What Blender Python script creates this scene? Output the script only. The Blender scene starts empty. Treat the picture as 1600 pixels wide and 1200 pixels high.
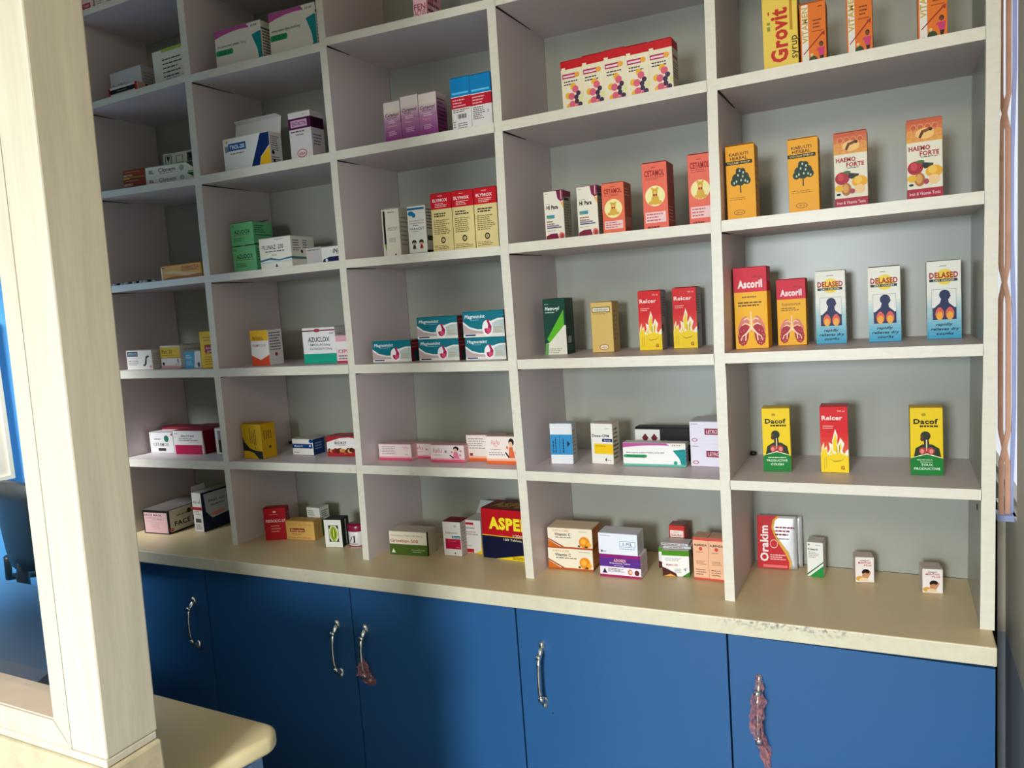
import bpy, bmesh, math, random
from mathutils import Matrix, Vector, noise

S = bpy.context.scene
COL = S.collection

# ---------------------------------------------------------------- camera
CAM_R=[[0.892873, 0.012791, 0.450126], [0.44514, 0.12593, -0.886562], [-0.068025, 0.991957, 0.106746]]
CAM_C=[0.32921, -1.67365, 1.5396]
CAM_F=1192.70

cam_data = bpy.data.cameras.new('camera')
cam_data.sensor_fit = 'HORIZONTAL'
cam_data.sensor_width = 36.0
cam_data.lens = 36.0 * CAM_F / 1600.0
cam_data.clip_start = 0.02
cam = bpy.data.objects.new('camera', cam_data)
m = Matrix(CAM_R).to_4x4()
m.translation = Vector(CAM_C)
cam.matrix_world = m
COL.objects.link(cam)
S.camera = cam

# ---------------------------------------------------------------- light and exposure
S.view_settings.view_transform = 'Standard'
S.view_settings.look = 'None'
S.view_settings.gamma = 1.0
S.view_settings.use_curve_mapping = False
S.view_settings.exposure = 0.05

world = bpy.data.worlds.new('daylight')
S.world = world
world.use_nodes = True
bg = world.node_tree.nodes['Background']
bg.inputs['Color'].default_value = (1.0, 0.93, 0.82, 1)
bg.inputs['Strength'].default_value = 0.11

def area(name, loc, target, sx, sy, power, color):
    l = bpy.data.lights.new(name, 'AREA')
    l.shape = 'RECTANGLE'
    l.size, l.size_y, l.energy, l.color = sx, sy, power, color
    o = bpy.data.objects.new(name, l)
    o.location = loc
    o.rotation_euler = (Vector(target) - Vector(loc)).to_track_quat('-Z', 'Y').to_euler()
    COL.objects.link(o)
    return o
# daylight of the room behind the photographer: open doorway, window beside it, and a warm fill added high up
door = area('doorway_light', (-0.10, -3.45, 1.70), (-0.2, -1.2, 0.2), 0.42, 0.55, 43, (0.86, 0.94, 1.0))
door.data.spread = math.radians(105)
area('window_light', (-1.17, -4.2, 1.00), (0.0, 0.1, 0.9), 0.50, 0.8, 20, (0.66, 0.85, 1.0))
area('warm_fill_light', (0.05, -3.0, 2.78), (-0.4, 0.1, 1.4), 1.7, 0.7, 29, (1.0, 0.86, 0.65))  # broad soft fill, added to brighten the shelf fronts
side = area('left_wall_fill_light', (-2.15, -0.95, 2.0), (-2.5, -0.1, 1.1), 0.3, 0.4, 11, (0.9, 0.96, 1.0))  # fill added to brighten the blue left wall
side.data.spread = math.radians(65)

# ---------------------------------------------------------------- helpers
def lin(h):
    h = h.lstrip('#')
    out = []
    for i in (0, 2, 4):
        v = int(h[i:i+2], 16) / 255.0
        out.append(v / 12.92 if v <= 0.04045 else ((v + 0.055) / 1.055) ** 2.4)
    return (*out, 1.0)

def mat(name, col, rough=0.5, metal=0.0, spec=0.5, var=0.0, scale=8.0, stretch=(1, 1, 1), bump=0.0, wear=None):
    m = bpy.data.materials.new(name)
    m.use_nodes = True
    nt = m.node_tree
    b = nt.nodes['Principled BSDF']
    b.inputs['Roughness'].default_value = rough
    b.inputs['Metallic'].default_value = metal
    b.inputs['Specular IOR Level'].default_value = spec
    c = lin(col)
    b.inputs['Base Color'].default_value = c
    if var or bump or wear:
        tc = nt.nodes.new('ShaderNodeTexCoord')
        mp = nt.nodes.new('ShaderNodeMapping')
        mp.inputs['Scale'].default_value = stretch
        nt.links.new(tc.outputs['Object'], mp.inputs['Vector'])
        nz = nt.nodes.new('ShaderNodeTexNoise')
        nz.inputs['Scale'].default_value = scale
        nz.inputs['Detail'].default_value = 6
        nz.inputs['Roughness'].default_value = 0.6
        nt.links.new(mp.outputs['Vector'], nz.inputs['Vector'])
        rp = nt.nodes.new('ShaderNodeValToRGB')
        rp.color_ramp.elements[0].position = 0.3
        rp.color_ramp.elements[1].position = 0.7
        rp.color_ramp.elements[0].color = tuple(x * (1 - var) for x in c[:3]) + (1,)
        rp.color_ramp.elements[1].color = tuple(min(1, x * (1 + var)) for x in c[:3]) + (1,)
        nt.links.new(nz.outputs['Fac'], rp.inputs['Fac'])
        last = rp.outputs['Color']
        if wear:
            wcol, wscale, lo, hi = wear
            n2 = nt.nodes.new('ShaderNodeTexNoise')
            n2.inputs['Scale'].default_value = wscale
            n2.inputs['Detail'].default_value = 8
            n2.inputs['Roughness'].default_value = 0.7
            nt.links.new(tc.outputs['Object'], n2.inputs['Vector'])
            r2 = nt.nodes.new('ShaderNodeValToRGB')
            r2.color_ramp.elements[0].position = lo
            r2.color_ramp.elements[1].position = hi
            nt.links.new(n2.outputs['Fac'], r2.inputs['Fac'])
            mx = nt.nodes.new('ShaderNodeMixRGB')
            nt.links.new(r2.outputs['Color'], mx.inputs['Fac'])
            nt.links.new(last, mx.inputs['Color1'])
            mx.inputs['Color2'].default_value = lin(wcol)
            last = mx.outputs['Color']
        nt.links.new(last, b.inputs['Base Color'])
        if bump:
            bp = nt.nodes.new('ShaderNodeBump')
            bp.inputs['Strength'].default_value = bump
            bp.inputs['Distance'].default_value = 0.002
            nt.links.new(nz.outputs['Fac'], bp.inputs['Height'])
            nt.links.new(bp.outputs['Normal'], b.inputs['Normal'])
    return m

_paper = {}
def paper(h):
    if h not in _paper:
        _paper[h] = mat('paper_' + h.lstrip('#'), h, rough=0.45, spec=0.22)
    return _paper[h]

M = dict(
    edge=mat('cream_gloss_paint', 'ded6c4', 0.38, var=0.05, scale=30, stretch=(1, 1, 4), bump=0.15, wear=('b4aca0', 14, 0.62, 0.80)),
    board=mat('lilac_white_board', 'd3c5c5', 0.45, var=0.03, scale=3),
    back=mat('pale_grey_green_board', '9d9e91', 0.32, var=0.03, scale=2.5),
    top=mat('beige_worktop', 'd4be92', 0.38, var=0.03, scale=5),
    topedge=mat('cream_worktop_edge', 'd6ccb0', 0.45, var=0.06, scale=40, wear=('7d7668', 30, 0.66, 0.78)),
    blue=mat('blue_laminate', '28598a', 0.40, var=0.02, scale=4),
    carcass=mat('dark_blue_carcass', '16324c', 0.6),
    wood=mat('cream_painted_wood', 'd3c8b0', 0.45, var=0.10, scale=7, stretch=(6, 6, .5), bump=0.25, wear=('c3ab84', 14, 0.68, 0.86)),
    bare=mat('peach_bare_wood', 'efd2b4', 0.55, var=0.08, scale=12),
    stone=mat('cream_rough_plaster', 'c6b794', 0.7, var=0.12, scale=40, bump=0.5),
    slab=mat('cream_counter_laminate', 'd8c598', 0.36, var=0.03, scale=5),
    slabside=mat('grey_blue_board', '6f8fb4', 0.5, var=0.05),
    chrome=mat('chrome', 'e6e2d8', 0.16, metal=1.0),
    black=mat('black_plastic', '0b0d10', 0.45),
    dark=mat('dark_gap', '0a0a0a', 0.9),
    slate=mat('slate_blue_top', '3f6486', 0.35, var=0.03),
    steel=mat('rust_brown_painted_steel', 'd6a285', 0.5, var=0.12, scale=14, wear=('a8704e', 25, 0.6, 0.75)),
    steelb=mat('blue_grey_steel', '9aa6d2', 0.4, var=0.1, scale=14),
    wallb=mat('sky_blue_wall_paint', '6cbcf4', 0.5, var=0.02),
    ceil=mat('white_ceiling', 'dcd8cc', 0.8),
    floor=mat('grey_cement_floor', '9c9488', 0.6, var=0.08, scale=6),
    board2=mat('cream_board', 'c9bda6', 0.5),
    silver=mat('silver_foil', 'cdcccb', 0.38, metal=0.35),
)

def wall_two_tone():
    m = mat('two_tone_wall_paint', 'e2d9c4', 0.45, var=0.03, scale=3)
    nt = m.node_tree
    b = nt.nodes['Principled BSDF']
    src = b.inputs['Base Color'].links[0].from_socket
    g = nt.nodes.new('ShaderNodeNewGeometry')
    sp = nt.nodes.new('ShaderNodeSeparateXYZ')
    nt.links.new(g.outputs['Position'], sp.inputs[0])
    gt = nt.nodes.new('ShaderNodeMath')
    gt.operation = 'LESS_THAN'
    gt.inputs[1].default_value = 0.72
    nt.links.new(sp.outputs['Z'], gt.inputs[0])
    mx = nt.nodes.new('ShaderNodeMixRGB')
    nt.links.new(gt.outputs[0], mx.inputs['Fac'])
    nt.links.new(src, mx.inputs['Color1'])
    mx.inputs['Color2'].default_value = lin('aab4be')
    nt.links.new(mx.outputs['Color'], b.inputs['Base Color'])
    return m
M['wall'] = wall_two_tone()

def glass_mat():
    m = bpy.data.materials.new('clear_pane')
    m.use_nodes = True
    nt = m.node_tree
    nt.nodes.remove(nt.nodes['Principled BSDF'])
    out = nt.nodes['Material Output']
    tr = nt.nodes.new('ShaderNodeBsdfTransparent')
    tr.inputs['Color'].default_value = (0.96, 0.98, 0.99, 1)
    gl = nt.nodes.new('ShaderNodeBsdfGlossy')
    gl.inputs['Roughness'].default_value = 0.03
    mx = nt.nodes.new('ShaderNodeMixShader')
    mx.inputs[0].default_value = 0.05
    nt.links.new(tr.outputs[0], mx.inputs[1])
    nt.links.new(gl.outputs[0], mx.inputs[2])
    nt.links.new(mx.outputs[0], out.inputs['Surface'])
    return m
M['glass'] = glass_mat()

def film_mat(name, col, alpha, rough=0.15):
    m = bpy.data.materials.new(name)
    m.use_nodes = True
    nt = m.node_tree
    b = nt.nodes['Principled BSDF']
    b.inputs['Base Color'].default_value = lin(col)
    b.inputs['Roughness'].default_value = rough
    nz = nt.nodes.new('ShaderNodeTexNoise')
    nz.inputs['Scale'].default_value = 90
    tc = nt.nodes.new('ShaderNodeTexCoord')
    nt.links.new(tc.outputs['Object'], nz.inputs['Vector'])
    mr = nt.nodes.new('ShaderNodeMapRange')
    mr.inputs['From Min'].default_value = 0.35
    mr.inputs['From Max'].default_value = 0.65
    mr.inputs['To Min'].default_value = max(0, alpha - 0.3)
    mr.inputs['To Max'].default_value = min(1, alpha + 0.3)
    nt.links.new(nz.outputs['Fac'], mr.inputs['Value'])
    nt.links.new(mr.outputs['Result'], b.inputs['Alpha'])
    return m
M['film'] = film_mat('torn_red_film', 'b8787a', 0.42, 0.08)

def pane_mat():
    m = bpy.data.materials.new('daylit_pane')
    m.use_nodes = True
    nt = m.node_tree
    b = nt.nodes['Principled BSDF']
    b.inputs['Base Color'].default_value = (0.8, 0.82, 0.88, 1)
    b.inputs['Emission Color'].default_value = (0.92, 0.94, 1.0, 1)
    b.inputs['Emission Strength'].default_value = 0.75
    return m
M['pane'] = pane_mat()

class MB:
    """Collects boxes, prisms and tubes, then links them as ONE mesh object."""
    def __init__(s):
        s.v, s.f, s.mi, s.ms, s.sm = [], [], [], [], []
    def slot(s, m):
        if m not in s.ms:
            s.ms.append(m)
        return s.ms.index(m)
    def add(s, vs, fs, m, smooth=False):
        o = len(s.v)
        k = s.slot(m)
        s.v += [tuple(x) for x in vs]
        for f in fs:
            s.f.append(tuple(i + o for i in f))
            s.mi.append(k)
            s.sm.append(smooth)
    def hexa(s, pts, m, front=None):
        fs = [(0, 3, 2, 1), (4, 5, 6, 7), (0, 1, 5, 4), (1, 2, 6, 5), (2, 3, 7, 6), (3, 0, 4, 7)]
        s.add(pts, fs, m)
        if front is not None:
            s.mi[-4] = s.slot(front)
    def box(s, x0, x1, y0, y1, z0, z1, m, front=None):
        s.hexa([(x0, y0, z0), (x1, y0, z0), (x1, y1, z0), (x0, y1, z0), (x0, y0, z1), (x1, y0, z1), (x1, y1, z1), (x0, y1, z1)], m, front)
    def bbox(s, x0, x1, y0, y1, z0, z1, m, bev=0.004, seg=2):
        bm = bmesh.new()
        bmesh.ops.create_cube(bm, size=1)
        for v in bm.verts:
            v.co = Vector((x0 + (v.co.x + .5) * (x1 - x0), y0 + (v.co.y + .5) * (y1 - y0), z0 + (v.co.z + .5) * (z1 - z0)))
        bmesh.ops.bevel(bm, geom=list(bm.edges), offset=bev, segments=seg, affect='EDGES', profile=0.5)
        s.bm(bm, m)
    def bm(s, bm, m, smooth=False):
        bm.verts.index_update()
        s.add([v.co for v in bm.verts], [[v.index for v in f.verts] for f in bm.faces], m, smooth)
        bm.free()
    def tube(s, pts, rad, m, n=10, smooth=True, squash=(1, 1)):
        rad = rad if hasattr(rad, '__len__') else [rad] * len(pts)
        pts = [Vector(p) for p in pts]
        vs, fs = [], []
        ref = None
        for i, p in enumerate(pts):
            t = (pts[min(i + 1, len(pts) - 1)] - pts[max(i - 1, 0)]).normalized()
            if ref is None:
                ref = Vector((1, 0, 0)) if abs(t.x) < .9 else Vector((0, 1, 0))
            u = (ref - t * ref.dot(t)).normalized()
            w = t.cross(u)
            ref = u
            for k in range(n):
                a = 2 * math.pi * k / n
                vs.append(p + u * math.cos(a) * rad[i] * squash[0] + w * math.sin(a) * rad[i] * squash[1])
        for i in range(len(pts) - 1):
            for k in range(n):
                a, b = i * n + k, i * n + (k + 1) % n
                fs.append((a, b, b + n, a + n))
        fs.append(tuple(range(n - 1, -1, -1)))
        fs.append(tuple(range((len(pts) - 1) * n, len(pts) * n)))
        s.add(vs, fs, m, smooth)
    def lathe(s, prof, m, n=28, c=(0, 0)):
        vs, fs = [], []
        for r, z in prof:
            for k in range(n):
                a = 2 * math.pi * k / n
                vs.append((c[0] + r * math.cos(a), c[1] + r * math.sin(a), z))
        for i in range(len(prof) - 1):
            for k in range(n):
                a, b = i * n + k, i * n + (k + 1) % n
                fs.append((a, b, b + n, a + n))
        fs.append(tuple(range(n - 1, -1, -1)))
        fs.append(tuple(range((len(prof) - 1) * n, len(prof) * n)))
        s.add(vs, fs, m, True)
    def build(s, name, parent=None):
        me = bpy.data.meshes.new(name)
        me.from_pydata(s.v, [], s.f)
        for x in s.ms:
            me.materials.append(x)
        me.polygons.foreach_set('material_index', s.mi)
        me.polygons.foreach_set('use_smooth', s.sm)
        me.update()
        o = bpy.data.objects.new(name, me)
        COL.objects.link(o)
        if parent:
            o.parent = parent
        return o

def empty(name, loc=(0, 0, 0), rz=0):
    o = bpy.data.objects.new(name, None)
    o.empty_display_size = 0.05
    o.location = loc
    o.rotation_euler = (0, 0, rz)
    COL.objects.link(o)
    return o

def tag(o, label, cat, group=None):
    o['label'] = label
    o['category'] = cat
    if group:
        o['group'] = group
    return o

def struct(o):
    o['kind'] = 'structure'
    return o

# ---------------------------------------------------------------- measured places (metres): shelf boards and packs
SEG={'Y1':(-1.969,2.5408,2.5260,-1.735,2.5389,2.5247),'Y2':(-1.498,2.5316,2.5130,-1.033,2.4836,2.4604),'Z1':(-1.971,2.2608,2.2416,-1.549,2.2668,2.2455),'Z2':(-1.507,2.2634,2.2396,-1.025,2.2533,2.2326),'Z3':(-1.002,2.2616,2.2363,-0.517,2.2469,2.2314),'Z4':(-0.491,2.2481,2.2271,-0.014,2.2408,2.2211),'A1':(-1.968,1.9831,1.9652,-1.538,1.9712,1.9473),'A2':(-1.513,1.9735,1.9480,-1.020,1.9702,1.9455),'A3':(-0.998,1.9704,1.9458,-0.520,1.9675,1.9454),'A4':(-0.498,1.9668,1.9434,-0.016,1.9712,1.9481),'A5':(0.005,1.9699,1.9456,0.479,1.9731,1.9517),'B1':(-1.959,1.6787,1.6612,-1.540,1.6812,1.6584),'B2':(-1.516,1.6813,1.6604,-1.023,1.6834,1.6594),'B3':(-1.001,1.6832,1.6601,-0.528,1.6768,1.6554),'B4':(-0.505,1.6793,1.6565,-0.020,1.6793,1.6552),'B5':(-0.001,1.6800,1.6560,0.478,1.6829,1.6598),'C1':(-1.958,1.4004,1.3738,-1.543,1.3978,1.3731),'C2':(-1.517,1.3982,1.3727,-1.018,1.3979,1.3731),'C3':(-1.001,1.3975,1.3734,-0.527,1.3955,1.3717),'C4':(-0.500,1.3980,1.3727,-0.023,1.3975,1.3752),'C5':(-0.001,1.3982,1.3760,0.475,1.4010,1.3786),'D1':(-1.969,1.1031,1.0744,-1.543,1.1086,1.0841),'D2':(-1.515,1.1096,1.0862,-1.019,1.1162,1.0914),'D3':(-0.998,1.1160,1.0922,-0.523,1.1216,1.0969),'D4':(-0.494,1.1194,1.0949,-0.020,1.1179,1.0947),'D5':(-0.001,1.1179,1.0962,0.471,1.1210,1.1009)}
P={'y1':(-1.9452,0.0450,2.5415,0.0588,0.0500,0.0781,0.0,0.0082),
'y2':(-1.8804,0.0450,2.5409,0.0518,0.0500,0.0579,0.0,0.0082),
'z1':(-1.8925,0.1250,2.2627,0.1512,0.0700,0.1092,0.0,-0.0142),
'z2':(-1.8242,0.0500,2.2637,0.1342,0.0600,0.0324,0.0,-0.0142),
'z3':(-1.6431,0.0900,2.2663,0.1370,0.0800,0.1113,0.0,-0.0142),
'z4':(-1.3370,0.0550,2.2606,0.1782,0.0500,0.1100,0.0,0.0209),
'z5':(-1.1345,0.0550,2.2564,0.1651,0.0500,0.1172,0.0,0.0209),
'z6':(-0.7219,0.0650,2.2539,0.0386,0.0700,0.1586,0.0,0.0303),
'a1':(-1.8350,0.0600,1.9803,0.1030,0.0600,0.0314,0.0,0.0278),
'a2':(-1.8338,0.0600,2.0116,0.1020,0.0600,0.0263,0.0,0.0278),
'a3':(-1.6749,0.0550,1.9758,0.2120,0.0500,0.0246,0.0,0.0278),
'a4':(-1.6739,0.0550,2.0004,0.2120,0.0500,0.0319,0.0,0.0278),
'a5':(-1.7042,0.1300,1.9766,0.1471,0.0600,0.1078,0.0,0.0278),
'a6':(-1.3462,0.0550,1.9732,0.1802,0.0500,0.0962,0.0,0.0067),
'a7':(-1.1580,0.0775,1.9720,0.0791,0.0550,0.1363,0.0,0.0067),
'a8':(-0.8446,0.0750,1.9703,0.0514,0.0500,0.1101,0.0,0.0061),
'a9':(-0.7895,0.0750,1.9699,0.0542,0.0500,0.1173,0.0,0.0061),
'a10':(-0.7340,0.0750,1.9696,0.0536,0.0500,0.1138,0.0,0.0061),
'a11':(-0.6302,0.0650,1.9689,0.0551,0.0500,0.1308,0.0,0.0061),
'a12':(-0.5731,0.0650,1.9686,0.0573,0.0500,0.1295,0.0,0.0061),
'a13':(-0.3357,0.0750,1.9691,0.0524,0.0500,0.1163,0.0,-0.0091),
'a14':(-0.2833,0.0750,1.9695,0.0529,0.0500,0.1181,0.0,-0.0091),
'a15':(-0.2308,0.0750,1.9700,0.0526,0.0500,0.1194,0.0,-0.0091),
'a16':(-0.1783,0.0750,1.9705,0.0527,0.0500,0.1170,0.0,-0.0091),
'a17':(-0.1255,0.0750,1.9710,0.0530,0.0500,0.1167,0.0,-0.0091),
'a18':(0.1263,0.0700,1.9715,0.0674,0.0600,0.1713,0.0,-0.0068),
'a19':(0.1878,0.0750,1.9719,0.0487,0.0500,0.1233,0.0,-0.0068),
'a20':(0.2729,0.0750,1.9725,0.0463,0.0500,0.1326,0.0,-0.0068),
'a21':(0.3984,0.0650,1.9733,0.0489,0.0500,0.1212,0.0,-0.0068),
'b2':(-1.6696,0.0475,1.6812,0.1803,0.0350,0.0453,0.0,-0.0059),
'b3':(-1.4261,0.1000,1.6824,0.0946,0.0800,0.0789,0.0,-0.0043),
'b4':(-1.4272,0.1000,1.7613,0.0921,0.0800,0.0696,0.0,-0.0043),
'b5':(-1.2739,0.0800,1.6831,0.1203,0.1000,0.0877,0.0,-0.0043),
'b6':(-1.1841,0.1150,1.6835,0.0569,0.0500,0.0524,0.0,-0.0043),
'b7':(-1.0780,0.0750,1.6839,0.0882,0.0500,0.0447,0.0,-0.0043),
'b8':(-0.9384,0.1400,1.6832,0.0525,0.0200,0.1384,0.0,0.0136),
'b9':(-0.8805,0.0875,1.6824,0.0453,0.0550,0.1276,0.0,0.0136),
'b10':(-0.7955,0.0750,1.6813,0.0564,0.0500,0.1257,0.0,0.0136),
'b11':(-0.7118,0.0650,1.6801,0.0618,0.0500,0.1476,0.0,0.0136),
'b12':(-0.6480,0.0650,1.6793,0.0622,0.0500,0.1477,0.0,0.0136),
'b13':(-0.5827,0.0650,1.6784,0.0640,0.0500,0.1479,0.0,0.0136),
'b14':(-0.4098,0.0950,1.6801,0.0507,0.0500,0.1191,0.0,-0.0001),
'b15':(-0.3194,0.0850,1.6801,0.0515,0.0500,0.1182,0.0,-0.0001),
'b16':(-0.2520,0.0775,1.6801,0.0539,0.0550,0.1162,0.0,-0.0001),
'b17':(-0.1495,0.0700,1.6801,0.0570,0.0600,0.1464,0.0,-0.0001),
'b18':(-0.0504,0.0800,1.6801,0.0530,0.0600,0.1525,0.0,-0.0001),
'b19':(0.0380,0.0650,1.6810,0.0599,0.0500,0.1556,0.0,-0.0061),
'b20':(0.1633,0.0650,1.6818,0.0588,0.0500,0.1496,0.0,-0.0061),
'b21':(0.2520,0.0775,1.6823,0.0614,0.0550,0.1491,0.0,-0.0061),
'b22':(0.3828,0.0675,1.6831,0.0611,0.0550,0.1508,0.0,-0.0061),
'c1':(-1.9124,0.0550,1.4009,0.1245,0.0500,0.0630,0.0,0.0064),
'c2':(-1.7868,0.1150,1.4001,0.0919,0.1300,0.0735,0.0,0.0064),
'c3':(-1.6734,0.0650,1.3994,0.0741,0.0500,0.0539,0.0,0.0064),
'c4':(-1.5836,0.0450,1.3988,0.0660,0.0400,0.1142,0.0,0.0064),
'c5':(-1.3996,0.0871,1.3989,0.0719,0.0600,0.1071,0.0,0.0006),
'c6':(-1.1823,0.1042,1.3988,0.1223,0.0600,0.1048,0.0,0.0006),
'c7':(-1.0810,0.0950,1.3987,0.0723,0.0500,0.0786,0.0,0.0006),
'c8':(-0.9096,0.0775,1.3979,0.1283,0.0550,0.0587,0.0,0.0041),
'c9':(-0.7572,0.0775,1.3973,0.1251,0.0550,0.0587,0.0,0.0041),
'c10':(-0.7571,0.0775,1.4559,0.1257,0.0550,0.0586,0.0,0.0041),
'c11':(-0.6130,0.0725,1.3967,0.1176,0.0550,0.0590,0.0,0.0041),
'c12':(-0.6115,0.0675,1.4556,0.1195,0.0550,0.0666,0.0,0.0041),
'c13':(-0.4444,0.1384,1.3987,0.0610,0.0550,0.1412,0.0,0.0009),
'c14':(-0.3281,0.1644,1.3986,0.0563,0.0500,0.1251,0.0,0.0009),
'c15':(-0.2098,0.1822,1.3985,0.0567,0.0500,0.1450,0.0,0.0009),
'c16':(-0.1301,0.2080,1.3984,0.0582,0.0500,0.1471,0.0,0.0009),
'c17':(0.0415,0.1200,1.3993,0.0709,0.0600,0.1801,0.0,-0.0058),
'c18':(0.1204,0.1711,1.3997,0.0614,0.0500,0.1475,0.0,-0.0058),
'c19':(0.2017,0.1741,1.4002,0.0613,0.0500,0.1595,0.0,-0.0058),
'c20':(0.3081,0.1726,1.4008,0.0624,0.0500,0.1592,0.0,-0.0058),
'c21':(0.4200,0.1935,1.4014,0.0628,0.0500,0.1621,0.0,-0.0058),
'd1':(-1.9346,0.1200,1.1044,0.1173,0.0500,0.0713,0.0,-0.0129),
'd2':(-1.7919,0.1125,1.1062,0.1398,0.0550,0.0791,0.0,-0.0129),
'd3':(-1.9181,0.1800,1.1046,0.1542,0.0600,0.0812,0.0,-0.0129),
'd3b':(-1.7744,0.1800,1.1064,0.1332,0.0600,0.0840,0.0,-0.0129),
'd4':(-1.6502,0.1300,1.1080,0.0597,0.0600,0.0847,0.0,-0.0129),
'd5':(-1.4514,0.0677,1.1112,0.0887,0.0550,0.1085,-6.0,-0.0133),
'd6':(-1.3146,0.1341,1.1130,0.0878,0.0500,0.0493,-3.4,-0.0133),
'd7':(-1.1601,0.1314,1.1151,0.1047,0.0600,0.0600,1.9,-0.0133),
'd8':(-0.9408,0.0864,1.1175,0.1105,0.0350,0.0454,0.0,-0.0118),
'd9':(-0.8500,0.1150,1.1185,0.1103,0.0300,0.0413,0.0,-0.0118),
'd10':(-0.7621,0.0774,1.1196,0.1073,0.0350,0.0466,0.0,-0.0118),
'd11':(-0.6606,0.1013,1.1208,0.1054,0.0350,0.0704,0.0,-0.0118),
'd12':(-0.5889,0.0687,1.1216,0.0985,0.0260,0.0724,0.0,-0.0118),
'd13':(-0.4381,0.1076,1.1200,0.0589,0.0400,0.1042,5.3,0.0032),
'd14':(-0.3316,0.1269,1.1197,0.0585,0.0450,0.1028,-3.5,0.0032),
'd15':(-0.2013,0.1203,1.1193,0.1541,0.0350,0.0564,2.7,0.0032),
'd16':(-0.1939,0.1900,1.1192,0.1453,0.0400,0.0831,0.0,0.0032),
'd17':(-0.0771,0.1590,1.1189,0.0747,0.0800,0.0547,0.0,0.0032),
'd18':(-0.0795,0.1590,1.1735,0.0708,0.0800,0.0536,0.0,0.0032),
'd19':(0.0845,0.1221,1.1192,0.0594,0.0500,0.1435,4.2,-0.0067),
'd20':(0.2059,0.1275,1.1201,0.0562,0.0500,0.1462,0.2,-0.0067),
'd21':(0.3828,0.1296,1.1212,0.0603,0.0500,0.1420,1.5,-0.0067),
'e1':(-1.9209,0.1145,0.8422,0.1142,0.1900,0.0808,4.5,0.0000),
'e2':(-1.7734,0.1759,0.8422,0.0433,0.2000,0.1336,-0.4,0.0000),
'e3':(-1.4381,0.0928,0.8422,0.0710,0.0350,0.1031,26.0,0.0000),
'e4':(-1.3525,0.1195,0.8422,0.1034,0.0450,0.0601,7.6,0.0000),
'e5':(-1.3379,0.1725,0.8422,0.0529,0.0450,0.0899,0.0,0.0000),
'e6':(-1.1950,0.0896,0.8422,0.0569,0.0500,0.0852,11.7,0.0000),
'e8':(-0.9228,0.0958,0.8422,0.1217,0.0600,0.0684,4.9,0.0000),
'e9':(-0.7920,0.1211,0.8422,0.0566,0.0500,0.0977,2.4,0.0000),
'e10':(-0.7410,0.1650,0.8422,0.0508,0.0700,0.0962,0.0,0.0000),
'e11':(-0.6203,0.1510,0.8422,0.1560,0.0900,0.1397,-3.3,0.0000),
'e12':(-0.4306,0.1170,0.8422,0.1218,0.0700,0.0562,3.4,0.0000),
'e13':(-0.4288,0.1170,0.8984,0.1207,0.0700,0.0538,3.4,0.0000),
'e14':(-0.2900,0.0962,0.8422,0.1054,0.0600,0.0581,1.9,0.0000),
'e15':(-0.2935,0.0962,0.9003,0.0998,0.0600,0.0531,1.9,0.0000),
'e16':(-0.1641,0.1334,0.8422,0.0657,0.0450,0.0654,7.1,0.0000),
'e17':(-0.1848,0.1720,0.8422,0.0639,0.0300,0.0543,0.0,0.0000),
'e20':(-0.1765,0.2100,0.8422,0.0405,0.0400,0.1037,0.0,0.0000),
'e21':(-0.0978,0.1319,0.8422,0.0368,0.0500,0.1042,0.0,0.0000),
'e22':(-0.0600,0.1313,0.8422,0.0379,0.0500,0.1048,0.0,0.0000),
'e23':(0.0548,0.2444,0.8422,0.0922,0.0120,0.1299,3.6,0.0000),
'e24':(0.1520,0.2214,0.8422,0.0361,0.0450,0.0839,-2.4,0.0000),
'e25':(0.2542,0.2146,0.8422,0.0398,0.0400,0.0586,10.1,0.0000),
'e26':(0.3911,0.1892,0.8422,0.0398,0.0450,0.0542,7.3,0.0000),}

ZE = 0.8414          # worktop surface
DEPTH = 0.28         # shelf depth; y = 0 is the front of the shelving

# ---------------------------------------------------------------- the room
XW = 0.542
b = MB(); b.box(-2.62, .508, 0.30, 0.36, 0, 2.95, M['wallb']); struct(b.build('wall_back'))
b = MB(); b.box(-2.62, -2.50, -5.2, 0.30, 0, 2.95, M['wallb']); struct(b.build('wall_left'))
b = MB()
b.box(XW, XW + .12, -5.2, 0.112, 0, 2.95, M['wall'])
b.box(XW, XW + .12, 0.112, 1.3, 0, 1.03, M['wall'])
b.box(XW, XW + .12, 0.112, 1.3, 2.55, 2.95, M['wall'])
b.box(XW, XW + .12, 1.1, 1.3, 1.03, 2.55, M['wall'])
b.box(.527, XW, .292, .33, 0, 1.02, M['wall'])  # wall return added to face front and brighten the gap
struct(b.build('wall_right'))
b = MB(); b.box(.0, XW + .12, 1.3, 1.36, 0, 2.95, M['wall']); struct(b.build('wall_recess'))
b = MB(); b.box(-2.62, XW + .12, -5.2, 1.36, -.06, 0, M['floor']); struct(b.build('floor'))
b = MB(); b.box(-2.62, XW + .12, -5.2, 1.36, 2.95, 3.02, M['ceil']); struct(b.build('ceiling'))
# dark strip added as the shade of the gap beside the end panel
b = MB(); b.box(0.509, .5265, 0.292, 0.33, 0, 1.02, M['dark']); struct(b.build('gap_shade_1'))

# window in the right wall, seen edge-on through the gap, with a folded scissor gate in front
win = empty('window_1', (XW, .606, 1.03)); struct(win)
b = MB(); b.box(.030, .036, -.485, .485, 0.012, 1.508, M['pane']); b.build('pane', win)
b = MB()
b.box(.012, .05, -.494, -.482, 0, 1.52, M['wood']); b.box(.012, .05, .482, .494, 0, 1.52, M['wood'])
b.box(.012, .05, -.482, .482, 0, .012, M['wood']); b.box(.012, .05, -.482, .482, 1.508, 1.52, M['wood'])
b.build('window_frame', win)

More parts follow.
